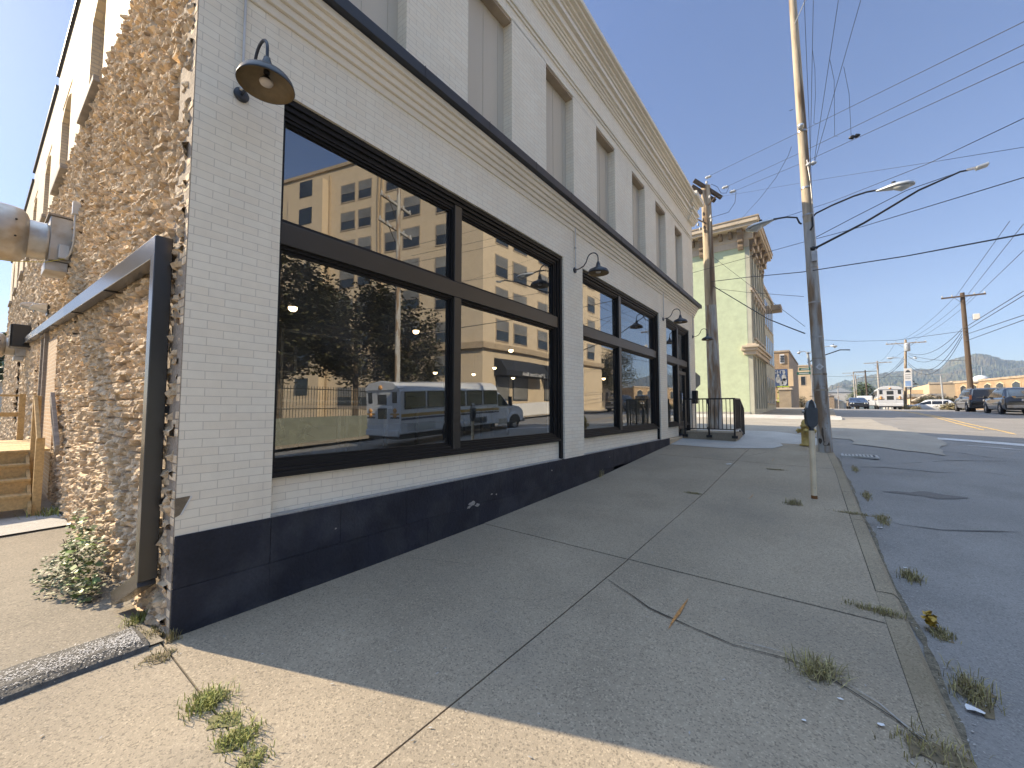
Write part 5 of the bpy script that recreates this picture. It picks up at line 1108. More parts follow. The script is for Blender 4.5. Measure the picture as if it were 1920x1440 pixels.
a, b = atY(1708, 745, 95), atY(1768, 745, 95); MB().box(a.x, b.x, 95, 108, -3, a.z).build('front_wing', M['tan_stucco'], t); MB().box(a.x-.3, b.x+.3, 94.5, 108, a.z, a.z+.55).build('roof', M['galv_dull'], t)
MB().box(a.x+2.5, a.x+3.6, 94.9, 95.02, .8, 2.6).build('door', M['beige_old'], t)
a = atY(1728, 741, 94); MB().prism([(a.x-1.5, a.z-1.0), (a.x+2.5, a.z-1.0), (a.x+.5, a.z+.2)], 92, 95, 'Y').build('porch_gable', M['cream'], t)
t = thing('roof_vent', 'white roof vents on the brown warehouse', 'roof vent', atY(1838, 712, 95)); MB().lathe([(0, -.6), (.9, -.4), (1.0, .2), (.5, .6), (0, .7)], (0, 0, 0), 14).build('vent_body', M['white'], t); MB().tube([(.2, 0, 0), (.2, 0, 2)], .05, 6).build('vent_pipe', M['lum'], t)
# ---------------------------------------------------------------- vegetation beyond
def bush(px, py, Y, r, label, m='leaf', n=900, h=1.0, s=None, tr=(.5, 1.5), name='bush', cat='bush'):
    p = atY(px, py, Y); rn = random.Random(int(px)); mb = MB()
    for k in range(5): leafcloud(mb, (rn.uniform(-.5, .5)*r, rn.uniform(-.3, .3)*r, h*r*rn.uniform(.3, .7)), r*.7, r*.6, r*.5*h, n//5, s or r*.07, rn, .7, tr)
    t = thing(name, label, cat, (p.x, p.y, p.z)); mb.build('foliage', M[m], t); MB().tube([(0, 0, -.5), (.05, 0, h*r*.6)], r*.06, 6).build('stem', M['bark'], t); return t
bush(1738, 762, 88, 1.7, 'dark green bush behind the white parked vehicle, left one', 'leaf_dark', 1600, .9)
bush(1768, 762, 88, 1.6, 'dark green bush behind the white parked vehicle, right one', 'leaf_dark', 1600, .9)
bush(1704, 771, 69, 1.0, 'brown dry shrub at the foot of the pale pole', 'grass', 900, .8)
bush(1713, 771, 68, .8, 'small brown shrub right of the pale pole foot', 'grass', 700, .8)
for i, (px, py) in enumerate([(1778, 770), (1790, 770), (1800, 771)]): bush(px, py, 64, 1.0, ['pale dry hedge clump nearest the white parked vehicle', 'middle pale dry hedge clump beside the lot', 'pale dry hedge clump touching the black vehicle'][i], 'grass', 900, .8)
bush(1617, 748, 160, 3.4, 'round yellow green tree behind the dark far pole', 'leaf', 1800, 1.3, name='tree', cat='tree', tr=(.9, 1.9))
bush(1598, 752, 175, 2.2, 'small yellow green tree beside the tan far building', 'leaf', 1200, 1.3, name='tree', cat='tree', tr=(.9, 1.9))
bush(1503, 768, 115, 1.7, 'brown green street tree beyond the shop awnings', 'leaf_dark', 1500, 1.7, name='tree', cat='tree')
# wooded hills
prof = [(1380, 752), (1500, 748), (1549, 738), (1560, 728), (1582, 720), (1600, 719), (1622, 711), (1647, 706), (1675, 703), (1698, 700), (1731, 697), (1768, 699), (1782, 687), (1802, 681), (1830, 677), (1858, 675), (1886, 679), (1920, 681), (2100, 672), (2400, 690), (2800, 720)]
mb = MB(); nx, ny = 620, 44
xs_ = [1380+(2800-1380)*i/(nx-1) for i in range(nx)]
for j in range(ny):
    tt = j/(ny-1); D = 720+560*tt
    for px in xs_:
        r = atD(px, 765, D); zr = (765-lerp(prof, px))/F*1280+1.6
        n1 = mnoise.noise(Vector((r.x*.004, r.y*.004, 1)))
        sh = math.sin(min(1, tt*1.05+.18*n1*math.sin(math.pi*tt))*math.pi/2)
        z = -14+(zr+14)*sh+(18*mnoise.noise(Vector((r.x*.011, r.y*.011, 4)))*math.sin(math.pi*min(1, tt)))
        z += (8*abs(mnoise.noise(Vector((r.x*.07, r.y*.07, 2))))+4*mnoise.noise(Vector((r.x*.25, r.y*.25, 7))))*min(1, tt*4)
        mb.v.append((r.x, r.y, z))
for j in range(ny-1):
    for i in range(nx-1): a = j*nx+i; mb.f.append((a, a+1, a+nx+1, a+nx)); mb.s.append(False); mb.c.append(None)
o = mb.build('hills', mat('wooded hillside', (.040, .050, .020), .95, var=.45, vs=.03, col2=(.085, .070, .026), ps=.012, fine=.6, fs=.11)); tag(o, kind='structure')
# trees at the left end of the alley and a grey house
bush(4, 640, 0, 1, 'x') if False else None
t = block('grey_far_house', 'grey blue house seen past the far end of the rough side wall', -52, -44, -6, 2, 3.2, 'lum', [], z0=-2)
p = Vector((-60, 0, -1)); rn = random.Random(77); mb = MB(); leafcloud(mb, (0, 0, 6), 9, 9, 4, 2500, .5, rn, .7); t = thing('tree', 'green treetop beyond the grey house at the left edge', 'tree', p); mb.build('foliage', M['leaf'], t); MB().tube([(0, 0, 0), (0, 0, 5)], .4, 8).build('trunk', M['bark'], t)
# ---------------------------------------------------------------- vehicles
def wheel(t, x, y, r, wd, side):
    o = MB().lathe([(r*.62, -wd/2), (r*.9, -wd/2), (r, -wd*.35), (r, wd*.35), (r*.9, wd/2), (r*.62, wd/2)], (x, y, r), 28, 'X'); w = o.build('wheel', M['tyre'], t)
    xs = x+side*wd*.38
    d = MB(); d.lathe([(0, xs-side*.03), (r*.62, xs-side*.06), (r*.64, xs+side*.02), (r*.58, xs+side*.02)], (0, y, r), 24, 'X')
    for k in range(6): a = k*math.pi/3; d.bar((xs+side*.005, y, r), (xs+side*.005, y+math.cos(a)*r*.6, r+math.sin(a)*r*.6), .09*r*2, .03, (1, 0, 0))
    d.lathe([(0, xs+side*.03), (r*.14, xs+side*.03), (r*.16, xs-side*.02)], (0, y, r), 14, 'X'); d.build('rim', M['rim'], w)
def car(name, label, cat, loc, rz, paint, prof, L, W, glassy, wheels, r=.36, group=None, tail=True):
    # prof: list of (y, z_bottom, z_belt, z_roof) from rear to front; body lofted with rounded sections
    t = thing(name, label, cat, loc, rz, group)
    def sect(y, zb, zs, zr, wf=1.0, wr=.80):
        w = W/2*wf; pts = [(-w*.90, zb), (-w*.985, zb+.12), (-w, zb+(zs-zb)*.55), (-w*.985, zs-.05), (-w*.95, zs)]
        if zr > zs+.05: pts += [(-w*(wr+.05), zs+(zr-zs)*.72), (-w*wr*.93, zr-.04), (-w*wr*.75, zr)]
        else: pts += [(-w*.9, zs+.01), (-w*.8, zs+.02), (-w*.6, zs+.025)]
        return [(x, y, z) for x, z in pts]+[(-x, y, z) for x, z in reversed(pts)]
    b = MB(); S_ = [sect(*p_) for p_ in prof]; n = len(S_[0])
    for s_ in S_: b.v += s_
    for i in range(len(S_)-1):
        for k in range(n-1): a = i*n+k; b.f.append((a, a+n, a+n+1, a+1)); b.s.append(True); b.c.append(None)
        b.f.append((i*n+n-1, (i+1)*n+n-1, (i+1)*n, i*n)); b.s.append(False); b.c.append(None)
    b.f.append(tuple(range(n))); b.f.append(tuple(range(len(S_)*n-1, (len(S_)-1)*n-1, -1))); b.s += [False]*2; b.c += [None]*2
    body = b.build('body', paint, t)
    for o_ in (1,):
        for (y0, y1, zlo, zhi0, zhi1) in glassy['side']:
            for sg in (-1, 1):
                def X(z, zr, zs): f = max(0, min(1, (z-zs)/(zr-zs))); return sg*(W/2*(.955-(.955-.79)*f)+.012)
                zs, zr = glassy['belt'], glassy['roof']
                MB().quad((X(zlo, zr, zs), y0, zlo), (X(zlo, zr, zs), y1, zlo), (X(zhi1, zr, zs), y1 if zhi1 > zhi0-.3 else y1, zhi1), (X(zhi0, zr, zs), y0, zhi0)).build('side_window', M['car_glass'], t)
    for nm, (ya, za, yb, zb_, wa, wb) in glassy['ends'].items():
        MB().quad((-wa/2, ya, za), (wa/2, ya, za), (wb/2, yb, zb_), (-wb/2, yb, zb_)).build(nm, M['car_glass'], t)
    for y in wheels:
        for sg in (-1, 1):
            wheel(t, sg*(W/2-.10), y, r, .23, sg)
            arch = MB(); arch.lathe([(0, 0), (r*1.17, 0), (r*1.17, .012), (0, .012)], (sg*(W/2+.0)-.006, y, r+.01), 28, 'X'); arch.build('wheel_arch', M['plastic'], t)
    return t
def suv(name, label, loc, rz, paint, h=1.75, L=5.15, W=2.0, box=False):
    hr = h; bz = 1.08*h/1.75
    rear = .25 if box else .62
    prof = [(-L/2, .50, .75, .75, .93), (-L/2+.04, .34, bz-.02, bz, .97), (-L/2+.10, .30, bz, bz+.12, .99), (-L/2+rear, .27, bz, hr-.06, 1), (-L/2+rear+.5, .26, bz, hr, 1), (0, .26, bz, hr, 1), (.45, .26, bz, hr-.05, 1), (1.15, .26, bz, bz+.12, 1), (1.45, .26, bz-.02, bz-.02, 1), (2.2, .27, bz-.09, bz-.09, .98), (L/2-.12, .30, bz-.22, bz-.22, .94), (L/2, .42, .72, .72, .86)]
    g = dict(belt=bz, roof=hr, side=[(-L/2+rear+.10, -1.15, bz+.03, hr-.14, hr-.12), (-1.08, -.15, bz+.03, hr-.12, hr-.11), (-.08, .95, bz+.03, hr-.11, bz+.20)], ends={'rear_window': (-L/2+.075, bz+.08, -L/2+rear-.03, hr-.13, W*.80, W*.70), 'windscreen': (1.19, bz+.10, .50, hr-.08, W*.80, W*.68)})
    t = car(name, label, 'suv', loc, rz, paint, prof, L, W, g, (-L/2+1.05, L/2-.98), .385)
    for sg in (-1, 1):
        if box: MB().box(sg*(W/2-.16), sg*(W/2-.015), -L/2-.012, -L/2+.06, bz-.22, bz+.18).build('tail_lamp', M['redlight'], t, bevel=.02)
        else: MB().hexa([(sg*(W/2-.5), -L/2-.01, bz-.02), (sg*(W/2+.004), -L/2+.25, bz-.02), (sg*(W/2-.02), -L/2+.3, bz-.02), (sg*(W/2-.5), -L/2+.1, bz-.02), (sg*(W/2-.5), -L/2-.01, bz+.08), (sg*(W/2+.004), -L/2+.25, bz+.09), (sg*(W/2-.02), -L/2+.3, bz+.09), (sg*(W/2-.5), -L/2+.1, bz+.08)]).build('tail_lamp', M['amber'], t)
        MB().hexa([(sg*W/2, .95, bz+.02), (sg*(W/2+.2), .92, bz+.05), (sg*(W/2+.2), 1.02, bz+.05), (sg*W/2, 1.1, bz+.02), (sg*W/2, .95, bz+.14), (sg*(W/2+.2), .92, bz+.2), (sg*(W/2+.2), 1.02, bz+.2), (sg*W/2, 1.1, bz+.14)]).build('mirror', paint, t)
        MB().bar((sg*W*.36, -L/2+rear+.3, hr+.03), (sg*W*.36, .3, hr+.03), .04, .05).build('roof_rail', M['rim'], t)
    MB().box(-W/2*.9, W/2*.9, -L/2-.05, -L/2+.05, .40, .58).build('rear_bumper', M['plastic'] if box else M['galv_dull'], t, bevel=.03)
    MB().box(-.26, .26, -L/2-.055, -L/2-.0, .86, 1.0).build('number_plate', M['white'], t)
    MB().box(-W*.3, W*.3, -L/2-.03, -L/2+.05, bz-.05, bz-.015).build('chrome_strip', M['chrome'], t)
    return t
suv('parked_suv', 'dark grey parked suv with slim lit-looking tail lamps at the right edge', (14.0, 43.0, R(13.5, 43)), 0, M['paint_grey'], 1.78)
suv('parked_suv', 'glossy black boxy suv parked ahead of the grey one', (14.05, 51.8, R(13.5, 51)), 0, M['paint_black'], 1.95, 5.6, 2.05, True)
suv('parked_suv', 'white parked suv seen side on beside the tan building', atY(1722, 768, 76)+Vector((1.2, 0, -.35)), rad(80), M['paint_white'], 1.65, 4.7, 1.9)
# dark coupe coming towards us
def coupe(label, loc, rz):
    L, W = 5.0, 1.92; prof = [(-L/2, .45, .80, .80, .9), (-L/2+.1, .30, 1.0, 1.0, .96), (-1.9, .24, 1.02, 1.04, 1), (-1.0, .22, .98, 1.36, 1), (-.3, .22, .96, 1.43, 1), (.2, .22, .95, 1.38, 1), (.95, .22, .95, 1.05, 1), (1.2, .22, .95, .95, 1), (2.0, .23, .90, .90, .98), (L/2-.12, .26, .78, .78, .95), (L/2, .30, .60, .60, .90)]
    g = dict(belt=.96, roof=1.43, side=[(-1.0, .85, 1.0, 1.30, 1.08)], ends={'windscreen': (.93, 1.04, .22, 1.37, 1.5, 1.2), 'rear_window': (-1.85, 1.06, -1.0, 1.35, 1.4, 1.2)})
    t = car('coupe', label, 'car', loc, rz, M['paint_blue'], prof, L, W, g, (-1.5, 1.5), .36)
    MB().box(-.78, .78, L/2-.08, L/2+.015, .60, .72).build('grille', M['plastic'], t)
    for sg in (-1, 1):
        for k in (.74, .52): MB().lathe([(0, L/2+.02), (.065, L/2+.02), (.075, L/2-.02)], (sg*k, 0, .67), 14, 'Y').build('headlight', M['lens'], t)
        MB().box(sg*.96, sg*1.12, .70, .80, .98, 1.10).build('mirror', M['paint_blue'], t)
    MB().box(-.8, .8, L/2-.02, L/2+.04, .28, .42).build('lower_grille', M['plastic'], t, bevel=.01); MB().box(-.2, .2, 1.3, 1.9, .91, .97).build('bonnet_scoop', M['plastic'], t, bevel=.02)
    return t
coupe('dark blue muscle coupe driving towards the camera in the left lane', (6.7, 66.5, R(6.7, 66.5)), rad(180+2))
# shuttle bus: origin at rear axle line on the ground, +y forward
def bus(label, loc, rz, grp=None):
    t = thing('shuttle_bus', label, 'bus', loc, rz, grp); W = 2.40; hw = W/2; H = 2.92
    y0, y1 = -2.85, 3.4
    sec = [(-hw, .52), (-hw, 2.45), (-hw+.10, 2.66), (-hw+.38, 2.82), (0, H), (hw-.38, 2.82), (hw-.10, 2.66), (hw, 2.45), (hw, .52)]
    MB().prism(sec, y0, y1, 'Y').build('body', M['paint_white'], t, bevel=.05)
    MB().prism([(-hw+.03, 2.60), (-hw+.36, 2.84), (0, H+.03), (hw-.36, 2.84), (hw-.03, 2.60), (hw-.05, 2.5), (-hw+.05, 2.5)], y0-.06, y0+.25, 'Y').build('rear_cap', M['paint_white'], t, bevel=.03)
    # cab and bonnet
    cab = [(y1-.01, .50), (y1-.01, 2.30), (y1+.35, 2.28), (y1+1.05, 1.62), (y1+2.0, 1.42), (y1+2.35, 1.22), (y1+2.42, .75), (y1+2.35, .50)]
    MB().prism(cab, -hw+.12, hw-.12, 'X').build('cab', M['paint_white'], t, bevel=.08)
    for sg in (-1, 1):
        xx = sg*(hw-.12)
        MB().prism([(y1+.12, 1.50), (y1+.12, 2.18), (y1+.36, 2.18), (y1+.98, 1.55), (y1+.98, 1.50)], xx-.0+sg*.004, xx+sg*.010, 'X').build('cab_window', M['car_glass'], t)
        MB().bar((sg*(hw+.1), y1+.9, 1.5), (sg*(hw+.1), y1+.9, 2.05), .22, .06).build('mirror', M['black'], t)
        arch = MB(); a = [(y1+1.48+.62*math.cos(k*math.pi/12), .52+.60*math.sin(k*math.pi/12)) for k in range(13)]; arch.prism(a, xx-sg*.3, xx+sg*.06, 'X'); arch.build('fender', M['paint_white'], t, bevel=.03)
        arch = MB(); a = [(y1+1.48+.53*math.cos(k*math.pi/12), .45+.53*math.sin(k*math.pi/12)) for k in range(13)]; arch.prism(a, xx+sg*.062, xx+sg*.066, 'X'); arch.build('wheel_well', M['plastic'], t)
        a = [(.0+.60*math.cos(k*math.pi/12), .50+.55*math.sin(k*math.pi/12)) for k in range(13)]; MB().prism(a, sg*(hw+.002), sg*(hw+.006), 'X').build('wheel_well', M['plastic'], t)
        wheel(t, sg*(hw-.14), 0, .45, .30, sg); wheel(t, sg*(hw-.22), y1+1.48, .45, .28, sg)
        MB().prism([(y1+.05, .40), (y1+.05, .75), (y1+.75, .75), (y1+.75, .40)], xx, xx+sg*.05, 'X').build('cab_step', M['galv_dull'], t)
        # windows along the side
        for k in range(5):
            a = y0+.20+k*1.21; f = MB().box(sg*(hw+.001), sg*(hw+.014), a, a+1.12, 1.62, 2.42).build('side_window', M['plastic'], t, bevel=.01)
            MB().box(sg*(hw+.015), sg*(hw+.019), a+.05, a+1.07, 1.66, 2.38).build('pane', M['car_glass'], f)
            MB().box(sg*(hw+.0195), sg*(hw+.022), a+.05, a+1.07, 2.18, 2.20).build('vent_bar', M['plastic'], f)
        MB().box(sg*(hw+.001), sg*(hw+.006), y0+.05, y1, 1.28, 1.42).build('gold_stripe', M['gold'], t)
        MB().box(sg*(hw+.001), sg*(hw+.006), y0+.05, y1, 1.14, 1.23).build('blue_stripe', mat('slate stripe', (.06, .07, .11), .4), t) if sg < 0 else MB().box(sg*(hw+.001), sg*(hw+.006), y0+.05, y1, 1.14, 1.23).build('blue_stripe', M['meter'], t)
        MB().box(sg*(hw+.001), sg*(hw+.008), 1.2, 2.4, .62, .95).build('vent_panel', M['meter'], t)
        MB().box(sg*(hw+.001), sg*(hw+.008), -2.5, -1.0, .62, .98).build('luggage_door', M['lum'], t)
    MB().box(-hw+.02, hw-.02, y0-.08, y0-.002, .42, .72).build('rear_bumper', M['paint_white'], t, bevel=.04)
    MB().box(-hw+.15, hw-.15, y0, y1-.2, .30, .50).build('underbody', M['plastic'], t)
    for a, b, z0, z1 in [(-.32, .32, 1.86, 2.32), (-.32, .32, 1.20, 1.70), (-1.0, -.70, 1.92, 2.42), (.70, 1.0, 1.92, 2.42)]:
        MB().box(a, b, y0-.016, y0-.001, z0, z1).build('rear_window', M['car_glass'], t, bevel=.012)
    MB().box(-.52, .52, y0-.008, y0-.0005, .80, 2.5).build('rear_door', M['paint_white'], t)
    for sg in (-1, 1):
        MB().box(sg*.54, sg*(hw-.05), y0-.005, y0-.001, 1.38, 1.46).build('gold_stripe', M['gold'], t); MB().box(sg*.54, sg*(hw-.05), y0-.005, y0-.001, 1.22, 1.30).build('blue_stripe', M['meter'], t)
        for z in (1.36, 1.58): MB().lathe([(0, y0-.05), (.09, y0-.045), (.11, y0)], (sg*.86, 0, z), 14, 'Y').build('tail_lamp', M['amber'], t)
        MB().lathe([(0, y0-.04), (.05, y0-.03), (.06, y0)], (sg*.85, 0, 2.58), 10, 'Y').build('marker_lamp', M['redlight'], t)
    MB().lathe([(0, y0-.12), (.10, y0-.11), (.12, y0-.05)], (0, 0, 2.64), 14, 'Y').build('top_lamp', M['amber'], t)
    MB().box(-.75, .75, y1+2.40, y1+2.46, .75, 1.15).build('grille', M['galv'], t, bevel=.02); MB().box(-hw+.12, hw-.12, y1+2.42, y1+2.55, .45, .68).build('front_bumper', M['galv'], t, bevel=.03)
    MB().quad((-.9, y1+1.01, 1.68), (.9, y1+1.01, 1.68), (.82, y1+.40, 2.26), (-.82, y1+.40, 2.26)).build('windscreen', M['car_glass'], t)
    return t
b1 = bus('white shuttle bus with gold stripe seen from behind on the street crest', (10.0, 71.0, R(10, 68.5)-.05), rad(-1), 'white shuttle buses on the street')
b2 = dup(b1, (10.85, 12.5, .17), rad(0), 'white shuttle bus across the street, mirrored in the big shop window')
b2.scale = (1, 1, .92); b2.rotation_euler = (rad(2.6), 0, 0)
t = thing('pickup', 'white vehicle partly hidden left of the bus', 'truck', (7.9, 74.5, R(7.9, 73)), 0); MB().box(-.9, .9, -2.4, 1, .5, 1.15).build('bed', M['paint_white'], t, bevel=.06); MB().box(-.85, .85, 0, 1.6, 1.15, 1.85).build('cab', M['paint_white'], t, bevel=.12)
for y in (-1.7, 1.5): wheel(t, -.82, y, .38, .25, -1)
# ---------------------------------------------------------------- across the street: seen in the shop glass
XB = 19.9; SC = 1.258; KY = -.92+(20.58+.92)*SC
def zz(z): return 1.6+(z-1.6)*SC
def yy(y): return -.92+(y+.92)*SC
t = thing('bank_building', 'tall sunlit tan brick building with navy awnings mirrored in the shop windows', 'building')
LB = 24; LA = 27; ux, uy = .970, -.244
top = zz(22)
# face B along +Y, face A going away
MB().box(XB, XB+14, KY, KY+LB, -2, top).build('street_wing', M['bank_brick'], t)
A0 = Vector((XB-.001, KY-.001, 0)); a1 = A0+Vector((ux, uy, 0))*LA; nn = Vector((-.244*-1, .970, 0)); bk = 12
P = [(A0.x, A0.y), (a1.x, a1.y), (a1.x+.244*bk, a1.y+.970*bk), (A0.x+.2, A0.y+8)]
MB().prism([(x, y) for x, y in P], -2, top, 'Z').build('corner_wing', M['bank_brick'], t)
# step at the far end and parapets
a2 = A0+Vector((ux, uy, 0))*(LA+10); MB().prism([(a1.x, a1.y), (a2.x, a2.y), (a2.x+.244*bk, a2.y+.97*bk), (a1.x+.244*bk, a1.y+.97*bk)], -2, top-4.5, 'Z').build('lower_wing', M['bank_brick'], t)
def onAface(s, d=0): return A0+Vector((ux, uy, 0))*s+Vector((-.244, -.970, 0))*d
def awin(s0, s1, z0, z1):
    def bx(mb, sa, sb, za, zb, d0, d1):
        p = [onAface(sa, d1), onAface(sb, d1), onAface(sb, d0), onAface(sa, d0)]; mb.hexa([(q.x, q.y, za) for q in p]+[(q.x, q.y, zb) for q in p])
    f = MB(); bx(f, s0-.1, s1+.1, z0-.14, z1+.08, -.05, .05); f = f.build('window', M['beige_old'], t)
    m1 = MB(); mid = (z0+z1)/2; bx(m1, s0, s1, z0, mid-.02, .03, .056); m1.build('pane', M['far_glass'], f); m1 = MB(); bx(m1, s0, s1, mid+.02, z1, .03, .056); m1.build('pane', M['blind'], f)
for r in range(8):
    zt = zz(20.3)-r*2.44*SC
    for (a, b) in [(5.35, 6.8), (7.4, 8.6), (10.14, 11.43), (11.89, 13.36), (16.0, 17.5), (2.25, 3.82)]:
        if a == 2.25: z1 = zt-.3
        else: z1 = zt
        awin(a*SC, b*SC, z1-1.45*SC, z1)
for s in (9.3*SC, 8.95*SC, 14.6*SC):   # downpipes and pilasters
    p = [onAface(s, .16), onAface(s+.16, .16), onAface(s+.16, -.1), onAface(s, -.1)]; MB().hexa([(q.x, q.y, 0) for q in p]+[(q.x, q.y, top-.6) for q in p]).build('pilaster', M['bank_trim'], t)
q0 = [onAface(14.8*SC, .9), onAface(19*SC, .9), onAface(19*SC, -.1), onAface(14.8*SC, -.1)]; MB().hexa([(q.x, q.y, 0) for q in q0]+[(q.x, q.y, top-1.2) for q in q0]).build('stair_bay', M['bank_brick'], t)
for r in range(8):
    z1 = zz(21.1)-r*2.44*SC; q0 = [onAface(16*SC, .96), onAface(17.5*SC, .96), onAface(17.5*SC, .88), onAface(16*SC, .88)]; MB().hexa([(q.x, q.y, z1-1.4*SC) for q in q0]+[(q.x, q.y, z1) for q in q0]).build('bay_window', M['far_glass'], t)
for r in range(7):
    zt = zz(20.2)-r*2.43*SC
    for (a, b) in [(22.1, 23.5), (24.2, 25.8), (27.5, 29.1), (30.2, 31.8), (33, 34.6), (36.5, 38)]:
        if zt-1.5*SC < zz(6.3): continue
        f = MB().box(XB-.05, XB+.02, yy(a)-.1, yy(b)+.1, zt-1.5*SC-.12, zt+.08).build('window', M['beige_old'], t); mid = zt-.75*SC
        MB().box(XB-.06, XB-.051, yy(a), yy(b), mid+.03, zt).build('pane', M['blind'], f); MB().box(XB-.061, XB-.051, yy(a), yy(b), zt-1.5*SC, mid-.03).build('pane', M['far_glass'], f)
MB().box(XB-.35, XB+.2, KY-.3, KY+LB+.1, zz(5.8), zz(6.25)).build('stone_belt', M['bank_trim'], t, bevel=.05)
p = [onAface(-.2, .35), onAface(LA, .35), onAface(LA, -.1), onAface(-.2, -.1)]; MB().hexa([(q.x, q.y, zz(5.8)) for q in p]+[(q.x, q.y, zz(6.25)) for q in p]).build('stone_belt', M['bank_trim'], t)
p = [onAface(-.2, .2), onAface(LA, .2), onAface(LA, -.1), onAface(-.2, -.1)]; MB().hexa([(q.x, q.y, top) for q in p]+[(q.x, q.y, top+.35) for q in p]).build('parapet', M['bank_trim'], t); MB().box(XB-.15, XB+.3, KY-.1, KY+LB, top, top+.35).build('parapet', M['bank_trim'], t)
# awnings with lettering and shop windows under them
for i, (a, b) in enumerate([(21.9, 27.4), (28.0, 33.0)]):
    ya, yb = yy(a), yy(b); za, zb = zz(5.25), zz(4.3); o = 1.5
    aw = MB(); aw.prism([(XB-.02, za), (XB-o*.55, za-.28), (XB-o, zb), (XB-o, zb-.42), (XB-.02, zb-.42)][::-1], ya, yb, 'Y'); w = aw.build('awning', M['awning'], t)
    text('( Main Street Bank', 'awning_lettering', M['white'], w, (XB-o-.012, ya+(yb-ya)*.60, zb-.22), (math.pi/2, 0, -math.pi/2), .52, .008)
    for c in ((24.2, 25.9), (22.2, 23.6)) if i == 0 else ((28.6, 30.2), (31, 32.6)):
        f = MB().box(XB-.06, XB+.02, yy(c[0])-.1, yy(c[1])+.1, zz(2.2), zz(4.0)).build('shop_window', M['meter'], t); MB().box(XB-.08, XB-.061, yy(c[0]), yy(c[1]), zz(2.3), zz(3.9)).build('pane', M['blind'], f)
# retaining wall and iron fence
t = thing('white_retaining_wall', 'low whitewashed retaining wall across the street, mirrored in the shop glass', 'wall'); mb = MB()
wy = [-14, -4, 4, 13, 20, 24.6, 30, 36]
for a, b in zip(wy, wy[1:]):
    za, zb = [max(1.0, R(15.6, y)+1.25) for y in (a, b)]
    mb.hexa([(17.1, a, -3), (17.4, a, -3), (17.4, b, -3), (17.1, b, -3), (17.1, a, za), (17.4, a, za), (17.4, b, zb), (17.1, b, zb)])
mb.build('wall_face', M['white'], t)
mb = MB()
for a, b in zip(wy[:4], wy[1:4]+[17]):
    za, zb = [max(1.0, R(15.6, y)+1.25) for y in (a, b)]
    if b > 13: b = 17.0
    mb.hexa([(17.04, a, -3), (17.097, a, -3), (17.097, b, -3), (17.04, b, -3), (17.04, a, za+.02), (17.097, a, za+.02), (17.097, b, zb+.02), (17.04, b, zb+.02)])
mb.build('grey_south_face', mat('grey green wall face', (.17, .185, .15), .85, var=.15), t)  # southern stretch of the wall in a darker grey green
t = thing('iron_fence', 'thin black iron fence on the retaining wall below the trees', 'fence')
for z in (1.55, 2.55): MB().bar((17.25, -12, z), (17.25, 16, z), .03, .04).build('rail', M['black'], t)
mb = MB()
for k in range(187): y = -12+k*.15; mb.box(17.24, 17.26, y-.01, y+.01, 1.0, 2.7)
o = mb.build('pickets', M['black'], t); o['kind'] = 'stuff'
pb = (14.9, 13.4, R(15, 13)); simplepole(pb, (14.75, 13.2, 13.9), .16, 'grey utility pole with two crossarms across the street, mirrored in the glass', 'pole_grey', [(13.0, 1.3, rad(75)), (11.6, 1.4, rad(75))])
pb = (15.0, -9, R(15, -9)); simplepole(pb, (15, -9, 10.5), .15, 'utility pole across the street behind the viewpoint', 'pole_grey', [(9.8, 1.1, rad(90))])
def tree(x, y, z, H, Rr, label, n=11000, m='leaf_dark', seed=1, thin=False, s=.13):
    rn = random.Random(seed); t = thing('tree', label, 'tree', (x, y, z)); tr = MB(); tips = []
    tr.tube([(0, 0, -.3), (.05, .05, H*.25), (.0, .1, H*.5), (.1, 0, H*.9)], [.20, .16, .11, .03], 10)
    for k in range(22):
        a = rn.uniform(0, 6.28); z0 = H*rn.uniform(.22, .7); l = Rr*rn.uniform(.6, 1); e = Vector((math.cos(a)*l, math.sin(a)*l, z0+H*rn.uniform(.10, .32))); mid = Vector((math.cos(a)*l*.5, math.sin(a)*l*.5, z0+H*.06))
        tr.tube([(0, 0, z0), mid, e], [.06, .04, .012], 6, False); tips += [e, mid+(e-mid)*.5]
    tr.build('trunk', M['bark'], t); mb = MB()
    for e in tips: leafcloud(mb, e, Rr*.36, Rr*.36, H*.12, n//34, s*1.1, rn, .6, (.35, 1.3))
    leafcloud(mb, (0, 0, H*.62), Rr*.95, Rr*.95, H*.38, n//2, s*1.1, rn, .6, (.35, 1.3), .5, .9)
    mb.build('crown', M[m], t); return t
tree(19.2, 9.0, .8, 9.0, 3.2, 'dense dark tree mirrored in the lower left pane of the big window', seed=1)
tree(19.4, 13.6, .9, 8.6, 2.6, 'second dark tree mirrored beside the reflected utility pole', seed=2, n=8000)
tree(19.6, 17.8, .9, 7.6, 2.2, 'thinner tree mirrored in front of the bank wall', seed=3, n=5000)
tree(19.3, 4.0, .7, 8.2, 3.0, 'dark tree mirrored at the left edge of the big window', seed=4, n=8000)
tree(27, 72, R(15.6, 72), 11, 3.8, 'airy tree mirrored in the second shop window', seed=5, n=6000)
block('tan_apartments', 'tan apartment block mirrored in the second shop window', 30, 50, 62, 78, 13, 'bank_brick', [('W', 63.5+k*2.4, 64.8+k*2.4, z, z+1.6) for k in range(6) for z in (3, 6.2, 9.4)]+[('S', 32+k*3, 33.5+k*3, z, z+1.6) for k in range(6) for z in (3, 6.2, 9.4)])
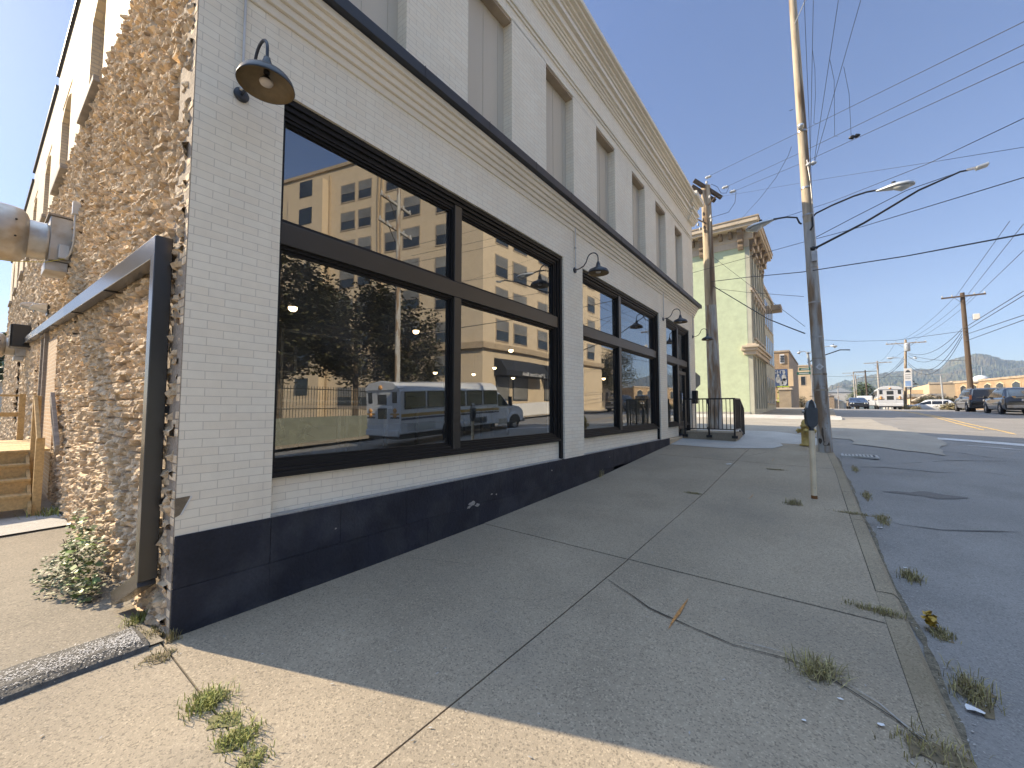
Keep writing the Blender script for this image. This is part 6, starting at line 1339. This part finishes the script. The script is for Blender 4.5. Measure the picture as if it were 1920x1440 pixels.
# ---------------------------------------------------------------- inside the shop
def pendant(x, y, z, label):
    t = thing('pendant_lamp', label, 'pendant lamp', (x, y, z), 0, 'lit globe lamps inside the shop')
    MB().tube([(0, 0, .05), (0, 0, 4.88-z)], .008, 6).build('cord', M['black'], t)
    MB().lathe([(0, .10), (.05, .10), (.085, .04), (.09, 0)], (0, 0, 0), 16).build('cap', M['rim'], t)
    MB().lathe([(.088, 0), (.085, -.05), (.05, -.085), (0, -.095)], (0, 0, 0), 16).build('globe', M['globe'], t); t.scale = (.75, .75, .75)
def ins(px, py, X): return atX(px, py, X)
for i, (px, py, X) in enumerate([(549, 576, -3), (780, 620, -3.2), (816, 698, -6.5), (958, 656, -3.2), (927, 689, -5.5), (888, 701, -6.5), (962, 708, -6)]):
    p = ins(px, py, X); 
    if .6 < p.y < 14.2: pendant(p.x, p.y, p.z, ['lit globe at the left of the big window', 'lit globe behind the centre of the big window', 'small lit globe low in the left lower pane', 'lit globe in the right lower pane near the mirrored belt', 'lit globe at the left edge of the mirrored awning', 'small lit globe just right of the mullion', 'small lit globe under the mirrored awning'][i])
p = ins(1132, 709, -3); 
if p.y < 14.2: pendant(p.x, p.y, p.z, 'lit globe inside the second shop window')
t = thing('potted_plant', 'dark leafy plant in a planter just inside the left window corner', 'plant', (-.85, 1.15, .88)); rn = random.Random(3)
MB().lathe([(0, 0), (.17, 0), (.22, .28), (.20, .28), (.17, .22), (0, .22)], (0, 0, 0), 18).build('pot', M['meter'], t)
mb = MB()
for k in range(26):
    a = rn.uniform(0, 6.28); l = rn.uniform(.22, .5); d = Vector((math.cos(a), math.sin(a), 0)); s0 = Vector((0, 0, .22)); e = s0+d*l*.6+Vector((0, 0, l*.8)); tp = e+d*l*.35-Vector((0, 0, .05)); sd = Vector((-d.y, d.x, 0))*.045
    mb.add([s0, e-sd, e+sd, tp], [(0, 1, 2), (1, 3, 2)])
mb.build('leaves', M['leaf'], t)
def table(x, y, label, h=.75):
    t = thing('table', label, 'table', (x, y, .88), 0, 'tables inside the shop'); MB().box(-.55, .55, -.4, .4, h-.04, h).build('table_top', M['lum'], t)
    for sx in (-.48, .48):
        for sy in (-.34, .34): MB().box(sx-.02, sx+.02, sy-.02, sy+.02, 0, h-.04).build('leg', M['rim'], t)
table(-1.6, 2.2, 'grey table inside the left half of the big window'); table(-1.7, 4.3, 'grey table inside the right half of the big window'); table(-3.6, 7.5, 'grey table inside the second window')
t = thing('shelf_rack', 'thin pale metal rack standing inside the big window', 'rack', (-1.9, 2.05, .88))
for y in (-.55, .6): MB().box(-.015, .015, y-.015, y+.015, 0, 1.75).build('upright', M['rim'], t)
for z in (.25, .80, 1.72): MB().box(-.02, .02, -.56, .61, z, z+.03).build('cross_bar', M['rim'], t)
t = thing('step_ladder', 'pale folding ladder inside the big window', 'ladder', (-2.2, 1.65, .88))
for y in (-.16, .16): MB().box(-.02, .02, y-.02, y+.02, 0, 1.6).build('side_rail', M['rim'], t)
for k in range(6): MB().box(-.03, .03, -.16, .16, .2+k*.25, .23+k*.25).build('rung', M['rim'], t)
# ---------------------------------------------------------------- air
HZ = True
if HZ:
    mb = MB(); mb.box(-700, 1700, -200, 1650, -45, 330)
    m, n, l, p = newmat('air'); n.remove(p); v = n.new('ShaderNodeVolumePrincipled'); v.inputs['Color'].default_value = (.62, .78, 1, 1); v.inputs['Density'].default_value = .0003; v.inputs['Anisotropy'].default_value = .0
    l.new(v.outputs[0], n['Material Output'].inputs['Volume']); o = mb.build('haze', m); tag(o, kind='stuff')
